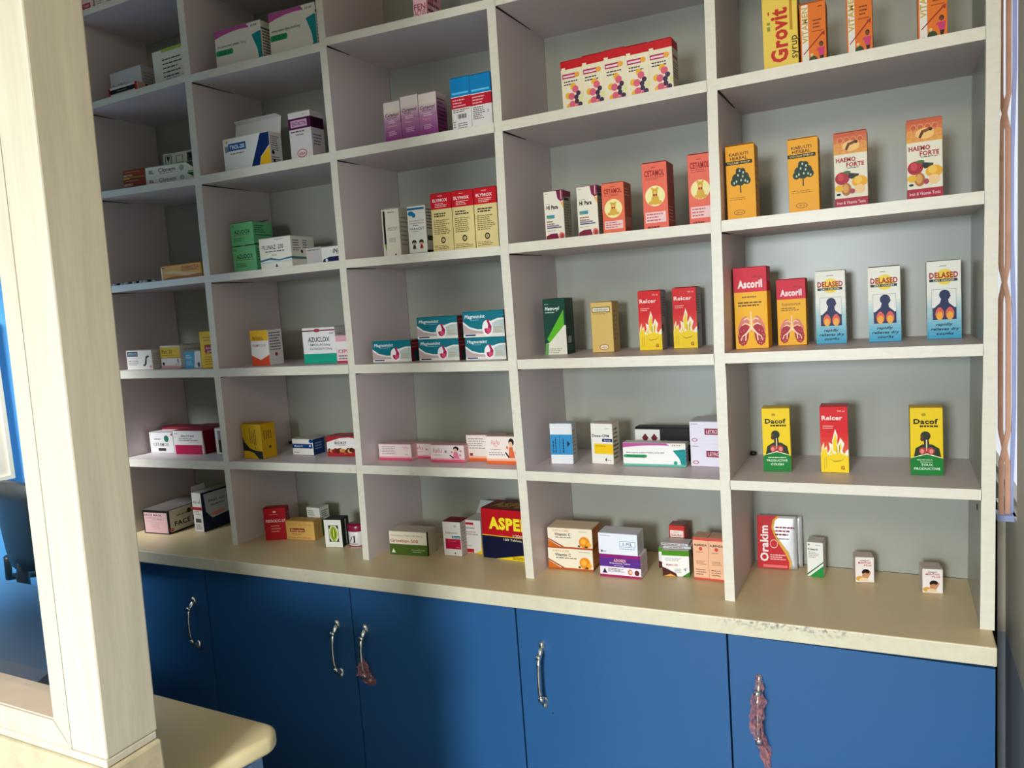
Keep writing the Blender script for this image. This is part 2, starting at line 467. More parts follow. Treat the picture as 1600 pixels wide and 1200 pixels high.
gate = empty('scissor_gate', (0.5262, .16, 1.03))
def zig(x0, y, amp, ph, w, m, per=.674, k=5.0):
    b = MB()
    zs = [i * .01 for i in range(0, 153)]
    pts = []
    for zz in zs:
        t = ((zz / per + ph) % 1.0)
        tri = abs(t * 2 - 1) * 2 - 1
        pts.append((x0 + amp * max(-1, min(1, tri * k)), y, zz))
    vs, fs = [], []
    for p in pts:
        for dx, dy in ((-w, -.003), (w, -.003), (w, .003), (-w, .003)):
            vs.append((p[0] + dx, p[1] + dy, p[2]))
    for i in range(len(pts) - 1):
        for k_ in range(4):
            a, c = i * 4 + k_, i * 4 + (k_ + 1) % 4
            fs.append((a, c, c + 4, a + 4))
    fs += [(3, 2, 1, 0), tuple(len(vs) - 4 + q for q in range(4))]
    b.add(vs, fs, m)
    return b.build('slat', gate)
PH = .25 - (1.509 - 1.03) / .674
zig(.0, .0, .0062, PH, .0046, M['steel'])
zig(.0, .010, .0062, PH + .5, .0046, M['steel'])
zig(.0165, .020, .0022, PH, .0036, M['steelb'], k=2.0)
b = MB(); b.box(-.014, .02, -.01, .034, -.012, .0, M['steelb']); b.build('bottom_rail', gate)
tag(gate, 'folded rust brown and blue grey scissor gate before the window beside the shelving end panel', 'gate')

# ---------------------------------------------------------------- base cabinet with doors
cab = empty('base_cabinet', (0, 0, 0))
tag(cab, 'long blue base cabinet with chrome handles below the beige worktop', 'cabinet')
b = MB(); b.box(-2.06, .488, -.055, .28, .08, .80, M['carcass']); b.box(-2.06, .488, -.02, .26, 0, .08, M['carcass'])
b.build('carcass', cab)
seams = [(-2.06, -2.06), (-1.592, -1.600), (-1.0285, -1.0285), (-.516, -.512), (-.005, -.001), (.489, .487)]
handles = [(-1.655, None), (-1.084, None), (-.985, 'half'), (-.450, None), (.058, 'full')]
def make_handle(x, z, parent, wrap):
    ro = math.radians(random.Random(x).uniform(-1.5, 1.5))
    b = MB()
    H = .072
    pts, rad = [], []
    for i in range(25):
        t = i / 24 * 2 - 1
        out = .030 * (1 - abs(t) ** 3.2)
        r = .0040 + .0012 * math.cos(t * math.pi) * .5
        if abs(abs(t) - .52) < .05:
            r = .0062
        if abs(t) > .78:
            r = .0062 + .002 * (abs(t) - .78)
        pts.append((x + math.sin(ro) * t * H, -.0752 - out, z + t * H))
        rad.append(r)
    b.tube(pts, rad, M['chrome'], 12)
    for sg in (-1, 1):
        b.tube([(x + sg * math.sin(ro) * H, -.0734, z + sg * H), (x + sg * math.sin(ro) * H, -.077, z + sg * H), (x + sg * math.sin(ro) * H, -.083, z + sg * (H - .002))], [.0125, .0115, .006], M['chrome'], 14, squash=(.75, 1.25))
        b.tube([(x, -.084 - .012, z + sg * H * .80), (x, -.086 - .016, z + sg * H * .66)], [.0085, .0062], M['chrome'], 12, squash=(1.1, .9))
    h = b.build('handle', parent)
    if wrap:
        b = MB()
        rng = random.Random(5 if wrap == 'half' else 9)
        lo, hi = (-1.25, .05) if wrap == 'half' else (-1.75, 1.2)
        n = 22
        vs, fs = [], []
        rows = 26
        for i in range(rows):
            t = lo + (hi - lo) * i / (rows - 1)
            tt = i / (rows - 1)
            out = .026 * (1 - min(1, abs(t)) ** 3)
            base = .0135 * math.sin(math.pi * min(1, max(.04, tt * .96 + .02))) ** .5
            if wrap == 'half':
                base *= 1.75 - tt
            cx = x + (.010 * max(0, -t - .4) if wrap == 'full' else .006 * (1 - tt))
            for k in range(n):
                a = 2 * math.pi * k / n
                r = base * (.75 + .9 * noise.noise(Vector((math.cos(a) * 1.7, math.sin(a) * 1.7, t * 4 + x * 7))) + rng.uniform(-.18, .18))
                r = max(.0045, r)
                vs.append((cx + r * math.cos(a) * 1.25, min(-.0752, -.0795 - out * .9 + r * math.sin(a)), z + t * H))
        for i in range(rows - 1):
            for k in range(n):
                if rng.random() < .07:
                    continue
                a, c = i * n + k, i * n + (k + 1) % n
                fs.append((a, c, c + n, a + n))
        b.add(vs, fs, M['film'])
        w = b.build('plastic_wrap', h)
        w['label'] = 'torn reddish protective film still wrapped round the handle'
    return h
for i in range(5):
    (a, a2), (c, c2) = seams[i], seams[i + 1]
    b = MB()
    g = .0022
    b.hexa([(a2 + g, -.075, .085), (c2 - g, -.075, .085), (c2 - g, -.057, .085), (a2 + g, -.057, .085),
            (a + g, -.075, .797), (c - g, -.075, .797), (c - g, -.057, .797), (a + g, -.057, .797)], M['blue'])
    d = b.build('door', cab)
    x, wrap = handles[i]
    make_handle(x, .603 if i < 3 else .632, d, wrap)
    if i == 3:
        b = MB(); b.tube([(x + .018, -.0748, .535), (x + .018, -.0757, .535)], [.0022, .002], M['dark'], 10); b.build('screw_hole', d)

# ---------------------------------------------------------------- worktop
b = MB()
yl, yr = -.135, -.080
b.hexa([(-2.07, yl, .8035), (.4895, yr, .8035), (.4895, .28, .8035), (-2.07, .28, .8035), (-2.07, yl, ZE), (.4895, yr, ZE), (.4895, .28, ZE), (-2.07, .28, ZE)], M['top'], M['topedge'])
wt = b.build('worktop')
tag(wt, 'long beige laminate worktop with a worn cream edge on the blue cabinet', 'worktop')
bv = wt.modifiers.new('rounded', 'BEVEL'); bv.width = .003; bv.segments = 2

# ---------------------------------------------------------------- shelving
sh = empty('shelving_unit', (0, 0, ZE))
tag(sh, 'cream open shelving with square cells on the worktop, full of medicine packs', 'shelving')
def local(o):
    o.location = (0, 0, -ZE)
    return o
DIV = {1: [(ZE, -2.036, -2.013), (2.85, -2.030, -2.006)],
       2: [(ZE, -1.542, -1.519), (1.39, -1.5425, -1.517), (2.2, -1.530, -1.503), (2.85, -1.520, -1.494)],
       3: [(ZE, -1.032, -1.011), (1.39, -1.022, -1.0), (1.97, -1.021, -.9985), (2.85, -1.022, -.999)],
       4: [(ZE, -.518, -.495), (1.39, -.5275, -.503), (1.68, -.5275, -.5045), (1.96, -.521, -.499), (2.85, -.517, -.493)],
       5: [(ZE, -.022, -.0002), (1.39, -.0245, -.0015), (1.97, -.017, .004), (2.85, -.012, .010)],
       6: [(ZE, .468, .4925), (1.39, .475, .4975), (1.97, .480, .503), (2.85, .485, .508)]}
def dx(i, z, side):
    L = DIV[i]
    for (z0, *p), (z1, *q) in zip(L, L[1:]):
        if z <= z1:
            t = (z - z0) / (z1 - z0)
            return p[side] + (q[side] - p[side]) * t
    return L[-1][1 + side]
for i, L in DIV.items():
    b = MB()
    zs = sorted({ZE, 2.85} | {z for z, *_ in L} | {ZE + .1 * k for k in range(1, 20)})
    rng = random.Random(i)
    vs, fs, fr = [], [], []
    for z in zs:
        x0, x1 = dx(i, z, 0), dx(i, z, 1)
        j = rng.uniform(-.0007, .0007)
        for p in ((x0 + j, 0, z), (x1 + j, 0, z), (x1, DEPTH - .0025, z), (x0, DEPTH - .0025, z)):
            vs.append(p)
    n = len(zs)
    o = len(vs)
    front = [(k * 4, k * 4 + 1, k * 4 + 5, k * 4 + 4) for k in range(n - 1)]
    rest = []
    for k in range(n - 1):
        for q in (1, 2, 3):
            a, c = k * 4 + q, k * 4 + (q + 1) % 4
            rest.append((a, c, c + 4, a + 4))
    rest += [(3, 2, 1, 0), tuple((n - 1) * 4 + q for q in range(4))]
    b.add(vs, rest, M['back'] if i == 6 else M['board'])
    b.add(vs, front, M['edge'])
    local(b.build('end_panel' if i in (1, 6) else 'divider', sh))
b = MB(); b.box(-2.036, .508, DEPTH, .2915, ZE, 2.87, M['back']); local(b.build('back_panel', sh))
b = MB(); b.box(-2.036, .508, 0, DEPTH, 2.85, 2.872, M['board'], M['edge']); local(b.build('top_board', sh))
for extra, v in {'Y3': (-1, 2.51, 2.487, -.52, 2.51, 2.487), 'Y4': (-.49, 2.515, 2.49, -.01, 2.515, 2.49), 'Y5': (.01, 2.52, 2.497, .48, 2.52, 2.497), 'Z5': (.008, 2.245, 2.222, .48, 2.245, 2.222)}.items():
    SEG[extra] = v
for key, (xa, za, zab, xb, zb, zbb) in SEG.items():
    k = int(key[1])
    x0, x1 = dx(k, za, 1) - .0005, dx(k + 1, zb, 0) + .0005
    f = lambda x, z0, z1: z0 + (z1 - z0) * (x - xa) / (xb - xa)
    b = MB()
    th = max(.0185, ((za - zab) + (zb - zbb)) / 2)
    z00, z10 = f(x0, za, zb), f(x1, za, zb)
    b.hexa([(x0, 0, z00 - th), (x1, 0, z10 - th), (x1, DEPTH, z10 - th), (x0, DEPTH, z00 - th), (x0, 0, z00), (x1, 0, z10), (x1, DEPTH, z10), (x0, DEPTH, z00)], M['board'], M['edge'])
    local(b.build('shelf', sh))
    # the open joint under the left end of the shelf
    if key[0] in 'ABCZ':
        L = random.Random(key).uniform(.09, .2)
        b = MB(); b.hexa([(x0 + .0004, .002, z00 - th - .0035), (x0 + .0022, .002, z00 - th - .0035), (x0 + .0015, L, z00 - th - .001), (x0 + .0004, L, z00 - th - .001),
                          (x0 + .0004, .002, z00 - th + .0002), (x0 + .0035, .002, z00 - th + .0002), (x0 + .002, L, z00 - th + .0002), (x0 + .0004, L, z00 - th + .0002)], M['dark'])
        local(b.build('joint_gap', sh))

# small black shelf pins and a screw hole
for px, py, pz in ((.004, .262, 1.124), (-1.508, .262, 1.118), (-.4935, .262, 1.402)):
    b = MB(); b.tube([(px - .003, py, pz), (px + .010, py, pz)], [.0055, .0045], M['black'], 10); local(b.build('shelf_pin', sh))
b = MB(); b.tube([(.4735, .075, 1.066), (.4700, .075, 1.066)], [.0075, .007], M['dark'], 14); local(b.build('screw_hole', sh))

def stain_edge():
    m = M['topedge']
    nt = m.node_tree
    bs = nt.nodes['Principled BSDF']
    src = bs.inputs['Base Color'].links[0].from_socket
    tc = nt.nodes.new('ShaderNodeTexCoord')
    sp = nt.nodes.new('ShaderNodeSeparateXYZ')
    nt.links.new(tc.outputs['Object'], sp.inputs[0])
    def rng_(sock, a, b_):
        n = nt.nodes.new('ShaderNodeMapRange')
        n.inputs['From Min'].default_value = a
        n.inputs['From Max'].default_value = b_
        nt.links.new(sock, n.inputs['Value'])
        return n.outputs['Result']
    def mul(p, q):
        n = nt.nodes.new('ShaderNodeMath'); n.operation = 'MULTIPLY'
        nt.links.new(p, n.inputs[0]); nt.links.new(q, n.inputs[1])
        return n.outputs[0]
    nz = nt.nodes.new('ShaderNodeTexNoise')
    nz.inputs['Scale'].default_value = 120
    nz.inputs['Detail'].default_value = 8
    nt.links.new(tc.outputs['Object'], nz.inputs['Vector'])
    f = mul(mul(rng_(sp.outputs['X'], -.05, .06), rng_(sp.outputs['X'], .30, .2)), mul(rng_(sp.outputs['Z'], .818, .836), rng_(nz.outputs['Fac'], .48, .66)))
    mx = nt.nodes.new('ShaderNodeMixRGB')
    nt.links.new(f, mx.inputs['Fac'])
    nt.links.new(src, mx.inputs['Color1'])
    mx.inputs['Color2'].default_value = lin('807a6e')
    nt.links.new(mx.outputs['Color'], bs.inputs['Base Color'])
stain_edge()
# ---------------------------------------------------------------- partition with glazed hatch, counter, desk, chair
pt = empty('partition_window', (0, 0, 0))
tag(pt, 'cream painted wooden partition with a thick post and glazed hatch in front of the shelving', 'partition')
def lean(o):
    for v in o.data.vertices:
        v.co.x += .030 * (v.co.z - 1.48)
    return o
b = MB(); b.bbox(-.601, -.533, -1.12, -1.046, 1.012, 2.6, M['wood'], .0025)
lean(b.build('post', pt))
def trimbar(pts0, pts1, name):     # four front corners -> bar 2.2 cm deep behind the front plane
    b = MB()
    b.hexa([(*p, )for p in pts0] + [(*p, ) for p in pts1], M['wood'])
    return lean(b.build(name, pt))
y0, y1 = -1.1185, -1.060
# upright moulding with a mitred foot, and the mitred bottom moulding
trimbar([(-.6032, y0, 1.012), (-.6032, y1, 1.012), (-.634, y1, 1.045), (-.634, y0, 1.045)],
        [(-.6032, y0, 2.6), (-.6032, y1, 2.6), (-.634, y1, 2.6), (-.634, y0, 2.6)], 'moulding')
b = MB()
b.hexa([(-2.48, y0, 1.012), (-.604, y0, 1.0115), (-.604, y1, 1.0115), (-2.48, y1, 1.012), (-2.48, y0, 1.044), (-.6362, y0, 1.0438), (-.6362, y1, 1.0438), (-2.48, y1, 1.044)], M['wood'])
lean(b.build('moulding', pt))
b = MB(); b.box(-2.5, -.649, -1.117, -1.062, 1.0445, 1.0465, M['bare']); b.build('ledge', pt)
b = MB(); b.add([(-.97, -1.0755, 1.047), (-.575, -1.0755, 1.047), (-.575, -1.0755, 2.06), (-.97, -1.0755, 2.06)], [(0, 1, 2, 3)], M['glass']); b.build('glass_pane', pt)
b = MB(); b.box(-2.48, -.97, -1.115, -1.065, 1.047, 2.6, M['wood']); b.box(-.97, -.60, -1.115, -1.065, 2.06, 2.6, M['wood']); b.build('light_block_panel', pt)  # unseen panel, added to keep light off the left cells
b = MB(); b.bbox(-2.5, -.5475, -1.121, -1.048, 1.001, 1.0115, M['wood'], .002); b.build('bottom_rail', pt)
b = MB(); b.bbox(-2.5, -.543, -1.124, -1.044, 0, 1.0, M['stone'], .004); b.build('dwarf_wall', pt)

ct = empty('service_counter', (-.72, -.93, 0))
tag(ct, 'small cream counter with rounded corner behind the partition post', 'counter')
bm = bmesh.new()
poly = [(-.95, -1.042), (-.585, -1.042)]
cx, cy, r = -.575, -.868, .035
for i in range(9):
    a = math.radians(-5 + 95 * i / 8)
    poly.append((cx + r * math.cos(a), cy + r * math.sin(a)))
poly += [(-.95, -.828)]
vs = [bm.verts.new((x + .72, y + .93, .872)) for x, y in poly]
f = bm.faces.new(vs)
ex = bmesh.ops.extrude_face_region(bm, geom=[f])
for v in [g for g in ex['geom'] if isinstance(g, bmesh.types.BMVert)]:
    v.co.z = .90
bmesh.ops.recalc_face_normals(bm, faces=bm.faces)
eds = [e for e in bm.edges if abs(e.verts[0].co.z - e.verts[1].co.z) < 1e-5]
bmesh.ops.bevel(bm, geom=eds, offset=.009, segments=4, affect='EDGES', profile=.5)
b = MB(); b.bm(bm, M['slab'], True)
b.build('counter_top', ct)
b = MB()
b.box(-.23, .150, -.10, .072, 0, .872, M['slabside'])
b.build('cabinet_body', ct)
b = MB(); b.box(.1505, .156, -.09, .045, .06, .86, M['slabside']); b.build('end_panel', ct)

dk = empty('desk', (-2.04, -.5, 0))
tag(dk, 'slate blue desk seen through the hatch glass', 'desk')
b = MB(); b.hexa([(x, y, z) for z in (.722, .75) for x, y in ((-.455, -.26), (.64, -.26), (.38, .22), (-.455, .22))], M['slate']); b.build('desk_top', dk)
for x in (-.438, .355):
    b = MB(); b.box(x - .015, x + .015, -.24, .2, 0, .722, M['slate']); b.build('side_panel', dk)
b = MB(); b.box(-.422, .34, -.235, -.22, .3, .722, M['slate']); b.build('modesty_panel', dk)

ch = empty('office_chair', (-2.285, -.095, 0), math.radians(-6))
tag(ch, 'black office chair by the sky blue wall, seen through the hatch glass', 'chair')
def pad(x0, x1, yA, yB, z0, z1, bev, name, par, top=1.0):
    bm = bmesh.new()
    bmesh.ops.create_cube(bm, size=1)
    bmesh.ops.subdivide_edges(bm, edges=bm.edges[:], cuts=4, use_grid_fill=True)
    for v in bm.verts:
        q = v.co * 2
        k = 1 - .10 * (q.x ** 2) * (q.z ** 2)
        wz = top + (1 - top) * (.5 - q.z / 2) if top < 1 else 1 - (1 - 1 / top) * (.5 - q.z / 2)
        v.co = Vector(((x0 + x1) / 2 + q.x * k * wz * (x1 - x0) / 2, (yA + yB) / 2 + q.y * (yB - yA) / 2 * (1 - .35 * max(abs(q.x), abs(q.z)) ** 6) - .02 * (1 - q.x ** 2), (z0 + z1) / 2 + q.z * k * (z1 - z0) / 2))
    b = MB(); b.bm(bm, M['black'], True)
    return b.build(name, par)
pad(-.17, .17, -.115, -.075, .76, 1.06, .02, 'backrest', ch, top=1.35)
pad(-.17, .17, -.08, .17, .44, .50, .02, 'seat', ch)
b = MB(); b.tube([(0, -.09, .90), (0, -.12, .74), (0, -.12, .52), (0, -.04, .44), (0, .05, .43)], [.018, .02, .02, .018, .015], M['black'], 10); b.build('back_bracket', ch)
for s_ in (-1, 1):
    b = MB(); b.tube([(s_ * .14, -.10, .78), (s_ * .175, -.09, .70), (s_ * .185, .0, .68), (s_ * .185, .12, .67), (s_ * .18, .12, .50), (s_ * .15, .08, .455)], .013, M['black'], 8); b.build('armrest', ch)
b = MB(); b.tube([(0, .04, .43), (0, .04, .10)], [.028, .024], M['chrome'], 12); b.build('gas_column', ch)
for k in range(5):
    a = 2 * math.pi * k / 5 + .3
    b = MB(); b.tube([(0, .04, .11), (.08 * math.cos(a), .04 + .08 * math.sin(a), .085), (.155 * math.cos(a), .04 + .155 * math.sin(a), .065)], [.022, .018, .014], M['black'], 8); leg = b.build('leg', ch)
    b = MB(); b.tube([(.155 * math.cos(a) - .012 * math.sin(a), .04 + .155 * math.sin(a) + .012 * math.cos(a), .027), (.155 * math.cos(a) + .012 * math.sin(a), .04 + .155 * math.sin(a) - .012 * math.cos(a), .027)], .027, M['black'], 14); b.build('caster', leg)

nb = empty('notice_board', (-2.4995, -.40, 1.32))
tag(nb, 'cream board hung on the sky blue wall beside the office chair', 'board')
b = MB(); b.box(.0, .012, -.305, .305, -.278, .278, M['board2']); b.build('panel', nb)
b = MB()
for q in ((-.31, -.295, -.283, .283), (.295, .31, -.283, .283)):
    b.box(.0, .018, q[0], q[1], q[2], q[3], M['board2'])
for z in (-.283, .268):
    b.box(.0, .018, -.295, .295, z, z + .015, M['board2'])
b.build('frame', nb)

# ---------------------------------------------------------------- printed packs
_txt = {}
def text_mesh(t, bold, shear):
    k = (t, bold, shear)
    if k not in _txt:
        cu = bpy.data.curves.new('lettering', 'FONT')
        cu.body, cu.resolution_u, cu.offset, cu.shear = t, 2, bold, shear
        cu.space_character = 1 + bold * 2.2
        ob = bpy.data.objects.new('lettering', cu)
        me = bpy.data.meshes.new_from_object(ob)
        v = [(p.co.x, p.co.y) for p in me.vertices]
        f = [tuple(p.vertices) for p in me.polygons]
        x0, x1 = min(p[0] for p in v), max(p[0] for p in v)
        bpy.data.objects.remove(ob); bpy.data.curves.remove(cu); bpy.data.meshes.remove(me)
        _txt[k] = ([((x - (x0 + x1) / 2) / (x1 - x0), (y - .351) / .702) for x, y in v], f)
    return _txt[k]

def R(c, x0, y0, x1, y1): return ('g', c, [(x0, y0), (x1, y0), (x1, y1), (x0, y1)])
def G(c, *p): return ('g', c, list(p))
def E(c, x, y, rx, ry=None, n=18): return ('e', c, x, y, rx, ry, n)
def T(c, x, y, w, h, t, bold=.012, shear=0.0, rot=0): return ('t', c, x, y, w, h, t, bold, shear, rot)
def L(c, x0, y0, x1, y1, n, k=.42): return ('l', c, x0, y0, x1, y1, n, k)
def V(c, x0, y0, x1, y1, n): return ('v', c, x0, y0, x1, y1, n)
def grad(c0, c1, x0, y0, x1, y1, n=12):
    a, b = [int(c0[i:i+2], 16) for i in (0, 2, 4)], [int(c1[i:i+2], 16) for i in (0, 2, 4)]
    out = []
    for i in range(n):
        c = ''.join('%02x' % round(p + (q - p) * i / (n - 1)) for p, q in zip(a, b))
        out.append(R(c, x0, y0 + (y1 - y0) * i / n, x1, y0 + (y1 - y0) * (i + 1) / n + .002))
    return out

def draw(b, els, org, ux, uy, un, W, H, seed):
    """print ELS on the face with origin ORG, axes UX, UY, outward normal UN, size W x H"""
    rng = random.Random(seed)
    org, ux, uy, un = Vector(org), Vector(ux), Vector(uy), Vector(un)
    for i, e in enumerate(els):
        off = un * (.00010 + .000018 * i)
        P3 = lambda x, y: org + ux * (x * W) + uy * (y * H) + off
        k, m = e[0], paper(e[1])
        if k == 'g':
            b.add([P3(*p) for p in e[2]], [tuple(range(len(e[2])))], m)
        elif k == 'e':
            _, _, x, y, rx, ry, n = e
            ry = rx * W / H if ry is None else ry
            b.add([P3(x + rx * math.cos(2 * math.pi * q / n), y + ry * math.sin(2 * math.pi * q / n)) for q in range(n)], [tuple(range(n))], m)
        elif k == 't':
            _, _, x, y, w, h, t, bold, shear, rot = e
            v, f = text_mesh(t, bold, shear)
            if rot:
                b.add([P3(x - q[1] * w, y + q[0] * h) for q in v], f, m)
            else:
                b.add([P3(x + q[0] * w, y + q[1] * h) for q in v], f, m)
        elif k in 'lv':
            _, _, x0, y0, x1, y1, n = e[:7]
            vs, fs = [], []
            for r in range(n):
                A, Bq = ((x0, x1), (y0, y1)) if k == 'l' else ((y0, y1), (x0, x1))
                pitch = (Bq[1] - Bq[0]) / n
                q1 = Bq[1] - pitch * (r + .3); q0 = q1 - pitch * (e[7] if k == 'l' else .42)
                p = A[0]
                end = A[1] - (A[1] - A[0]) * rng.uniform(0, .35)
                while p < end:
                    l = (A[1] - A[0]) * rng.uniform(.08, .22)
                    p2 = min(end, p + l)
                    c = [(p, q0), (p2, q0), (p2, q1), (p, q1)]
                    if k == 'v':
                        c = [(y, x) for x, y in c]
                    o = len(vs)
                    vs += [P3(*z) for z in c]
                    fs.append((o, o + 1, o + 2, o + 3))
                    p = p2 + (A[1] - A[0]) * .03
            b.add(vs, fs, m)

def pack(id, D, label, name='medicine_carton', cat='carton', group=None, flap=None):
    x, y, z, w, d, h, yaw, roll = P[id]
    b = MB()
    f, s, t = D['f'], D.get('s', D['f']), D.get('t', D['f'])
    lum = lambda c: sum(k * int(c[i:i+2], 16) for k, i in ((.3, 0), (.6, 2), (.1, 4)))
    mixc = lambda a, c: ''.join('%02x' % round(.3 * int(a[i:i+2], 16) + .7 * int(c[i:i+2], 16)) for i in (0, 2, 4))
    if not D.get('keep'):  # side and top tones painted with shade, eased towards the front colour
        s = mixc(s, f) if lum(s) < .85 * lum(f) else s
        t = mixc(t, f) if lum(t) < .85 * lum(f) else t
    rng = random.Random(id)
    bm = bmesh.new()
    bmesh.ops.create_cube(bm, size=1)
    for v in bm.verts:
        v.co = Vector((v.co.x * w, v.co.y * d, (v.co.z + .5) * h))
    bmesh.ops.bevel(bm, geom=list(bm.edges), offset=min(.0007, h * .08), segments=1, affect='EDGES')
    bm.normal_update()
    bm.verts.index_update()
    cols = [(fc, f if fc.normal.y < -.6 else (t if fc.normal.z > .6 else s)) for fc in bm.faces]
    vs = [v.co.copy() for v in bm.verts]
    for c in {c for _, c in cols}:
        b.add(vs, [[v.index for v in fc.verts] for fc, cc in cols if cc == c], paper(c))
    bm.free()
    draw(b, D.get('F', []), (-w / 2, -d / 2, 0), (1, 0, 0), (0, 0, 1), (0, -1, 0), w, h, id)
    draw(b, D.get('R', [L('8f897f', .12, .2, .8, .85, 7, .3)]), (w / 2, -d / 2, 0), (0, 1, 0), (0, 0, 1), (1, 0, 0), d, h, id + 'r')
    draw(b, D.get('LF', []), (-w / 2, d / 2, 0), (0, -1, 0), (0, 0, 1), (-1, 0, 0), d, h, id + 'l')
    draw(b, D.get('T', []), (-w / 2, -d / 2, h), (1, 0, 0), (0, 1, 0), (0, 0, 1), w, d, id + 't')
    o = b.build(name)
    o.location = (x, y, z)
    o.rotation_euler = (0, roll, math.radians(yaw))
    tag(o, label, cat, group)
    # tuck flap on top: the lid sheet with its thumb slits, slightly lifted at the front edge
    if flap is None:
        flap = D.get('flap', True)
    if flap:
        b = MB()
        lift = rng.uniform(.0006, .0014)
        tm = paper(t)
        i = .0012
        b.hexa([(-w / 2 + i, -d / 2 - .0002, h + .0001 + lift), (w / 2 - i, -d / 2 - .0002, h + .0001 + lift), (w / 2 - i, d / 2 - i, h + .00005), (-w / 2 + i, d / 2 - i, h + .00005),
                (-w / 2 + i, -d / 2 - .0002, h + .0005 + lift), (w / 2 - i, -d / 2 - .0002, h + .0005 + lift), (w / 2 - i, d / 2 - i, h + .0004), (-w / 2 + i, d / 2 - i, h + .0004)], tm)
        if D.get('T'):
            n = Vector((0, -(lift), d)).normalized()
            draw(b, D['T'], (-w / 2 + i, -d / 2, h + .0006 + lift), (1, 0, 0), (0, 1, -lift / d), (0, 0, 1), w - 2 * i, d - .002, id + 't')
        b.build('tuck_flap', o)
    return o
W_ = 'ece4d6'; K_ = '1b1a1c'; GR = '7a746c'
def lung(cx, cy, w, h, c1, c2, c3):
    X = lambda x: cx + x * w
    Y = lambda y: cy + y * h
    o = []
    for g in (-1, 1):
        p = lambda *q: [(X(g * x), Y(y)) for x, y in q]
        o += [('g', c3, p((.06, .30), (.18, .44), (.34, .36), (.47, .12), (.50, -.06), (.36, .02), (.10, .04))),
              ('g', c1, p((.07, .08), (.16, .20), (.30, .20), (.43, .04), (.50, -.20), (.47, -.40), (.34, -.50), (.20, -.44), (.12, -.26), (.09, -.04))),
              ('g', c2, p((.0, .10), (.03, .10), (.22, -.12), (.24, -.34), (.20, -.33), (.18, -.14), (.0, .02))),
              ('g', c2, p((.18, -.08), (.36, -.20), (.40, -.34), (.37, -.34), (.33, -.22), (.17, -.12))),
              ('g', c2, p((.05, .16), (.22, .22), (.34, .16), (.33, .13), (.22, .18), (.05, .12))),
              ('g', c2, p((.04, .30), (.15, .38), (.27, .33), (.26, .30), (.15, .34), (.04, .27)))]
        o += [E('d8a090', X(g * x), Y(y), .018 * w, .018 * h, 6) for x, y in ((.28, -.4), (.34, -.42), (.42, -.28), (.44, -.18), (.3, -.28), (.38, -.06), (.28, -.02), (.30, .28), (.40, .12))]
    return o + [G(c2, (X(-.03), Y(.0)), (X(.03), Y(.0)), (X(.02), Y(.56)), (X(-.02), Y(.56)))]

def petals():
    out = []
    cx, cy = .93, .25
    for a in (80, 125, 165, 205, 250):
        c, s = math.cos(math.radians(a)), math.sin(math.radians(a)) * .46
        for rr, sz, col in ((.66, .135, 'f0b52a'), (.50, .15, 'e0627c'), (.27, .105, '46304f')):
            if cx + rr * c + sz < 1.02:
                out.append(E(col, cx + rr * c, max(.02 + sz * .46, cy + rr * s * 1.0), sz, sz * .46))
    pts = []
    for k in range(14):
        a = math.pi * (.5 + k / 13)
        r = .22 if k % 2 else .08
        pts.append((cx + .05 + r * math.cos(a), cy + r * .46 * math.sin(a)))
    out.append(('g', 'dbe58a', pts))
    return out
FLOWER = dict(keep=1, f='efe3c4', s='e4d6b8', t='c8141c', R=[R('c8141c', 0, .84, 1, 1), R('b8324a', .1, .66, .9, .71), L(GR, .1, .3, .9, .6, 6), R('8a2a3a', .0, .04, .8, .12)],
    F=[R('c8141c', 0, .84, 1, 1), R('efe3c4', .04, .80, .22, .88), R('b8225a', .06, .665, .68, .755), R('f3d8de', .10, .69, .64, .725), E('f0a63c', .76, .712, .12, .05), L('3a3140', .12, .52, .80, .63, 2)] + petals() + [R('c9a86a', 0, .0, 1, .012)])

CURAMOL = dict(keep=1, f='ead9d2', s='84386c', t='dcc8c4', R=grad('7c2c6c', 'ddc4c4', 0, .5, 1, 1, 8) + [L('2d1026', .1, .1, .9, .9, 9, .3)],
    F=grad('7c2c6c', 'b57aa0', 0, 0, 1, .5) + grad('b57aa0', 'ecdccb', 0, .5, 1, .82, 8) + [T('20163a', .5, .70, .84, .075, 'Curamol', .018, .25), L('6a5a62', .18, .61, .82, .65, 1), L('f2d4e4', .25, .50, .78, .58, 2), L('f0a890', .2, .42, .82, .455, 1), L('e0b4cc', .24, .22, .76, .33, 3), T('f0e0ea', .5, .05, .24, .05, 'PHL')])
BLUERED = dict(f='e6dcd6', keep=1, s='ddd4ce', t='0f7fba', R=[R('0f6fa8', 0, .66, 1, 1), R('b4182c', 0, .44, 1, .64)],
    F=[R('0f7fba', 0, .66, 1, 1), R('5fc3ea', .06, .70, .92, .735), R('c0182c', 0, .44, 1, .645), L('f0b0b4', .08, .46, .8, .62, 3)])
BR_A = dict(BLUERED, F=BLUERED['F'] + [L('5a5450', .08, .36, .95, .43, 2)] + [R('4a4a44', .30 + .05 * i, .25, .32 + .05 * i + .012 * (i % 3), .33) for i in range(9)] + [L('6a6460', .06, .04, .2, .22, 4), L('8a847e', .3, .06, .9, .18, 3)])
BR_B = dict(BLUERED, F=BLUERED['F'] + [L('4a4440', .08, .18, .7, .42, 7), L('5a5450', .78, .28, .9, .34, 2)])
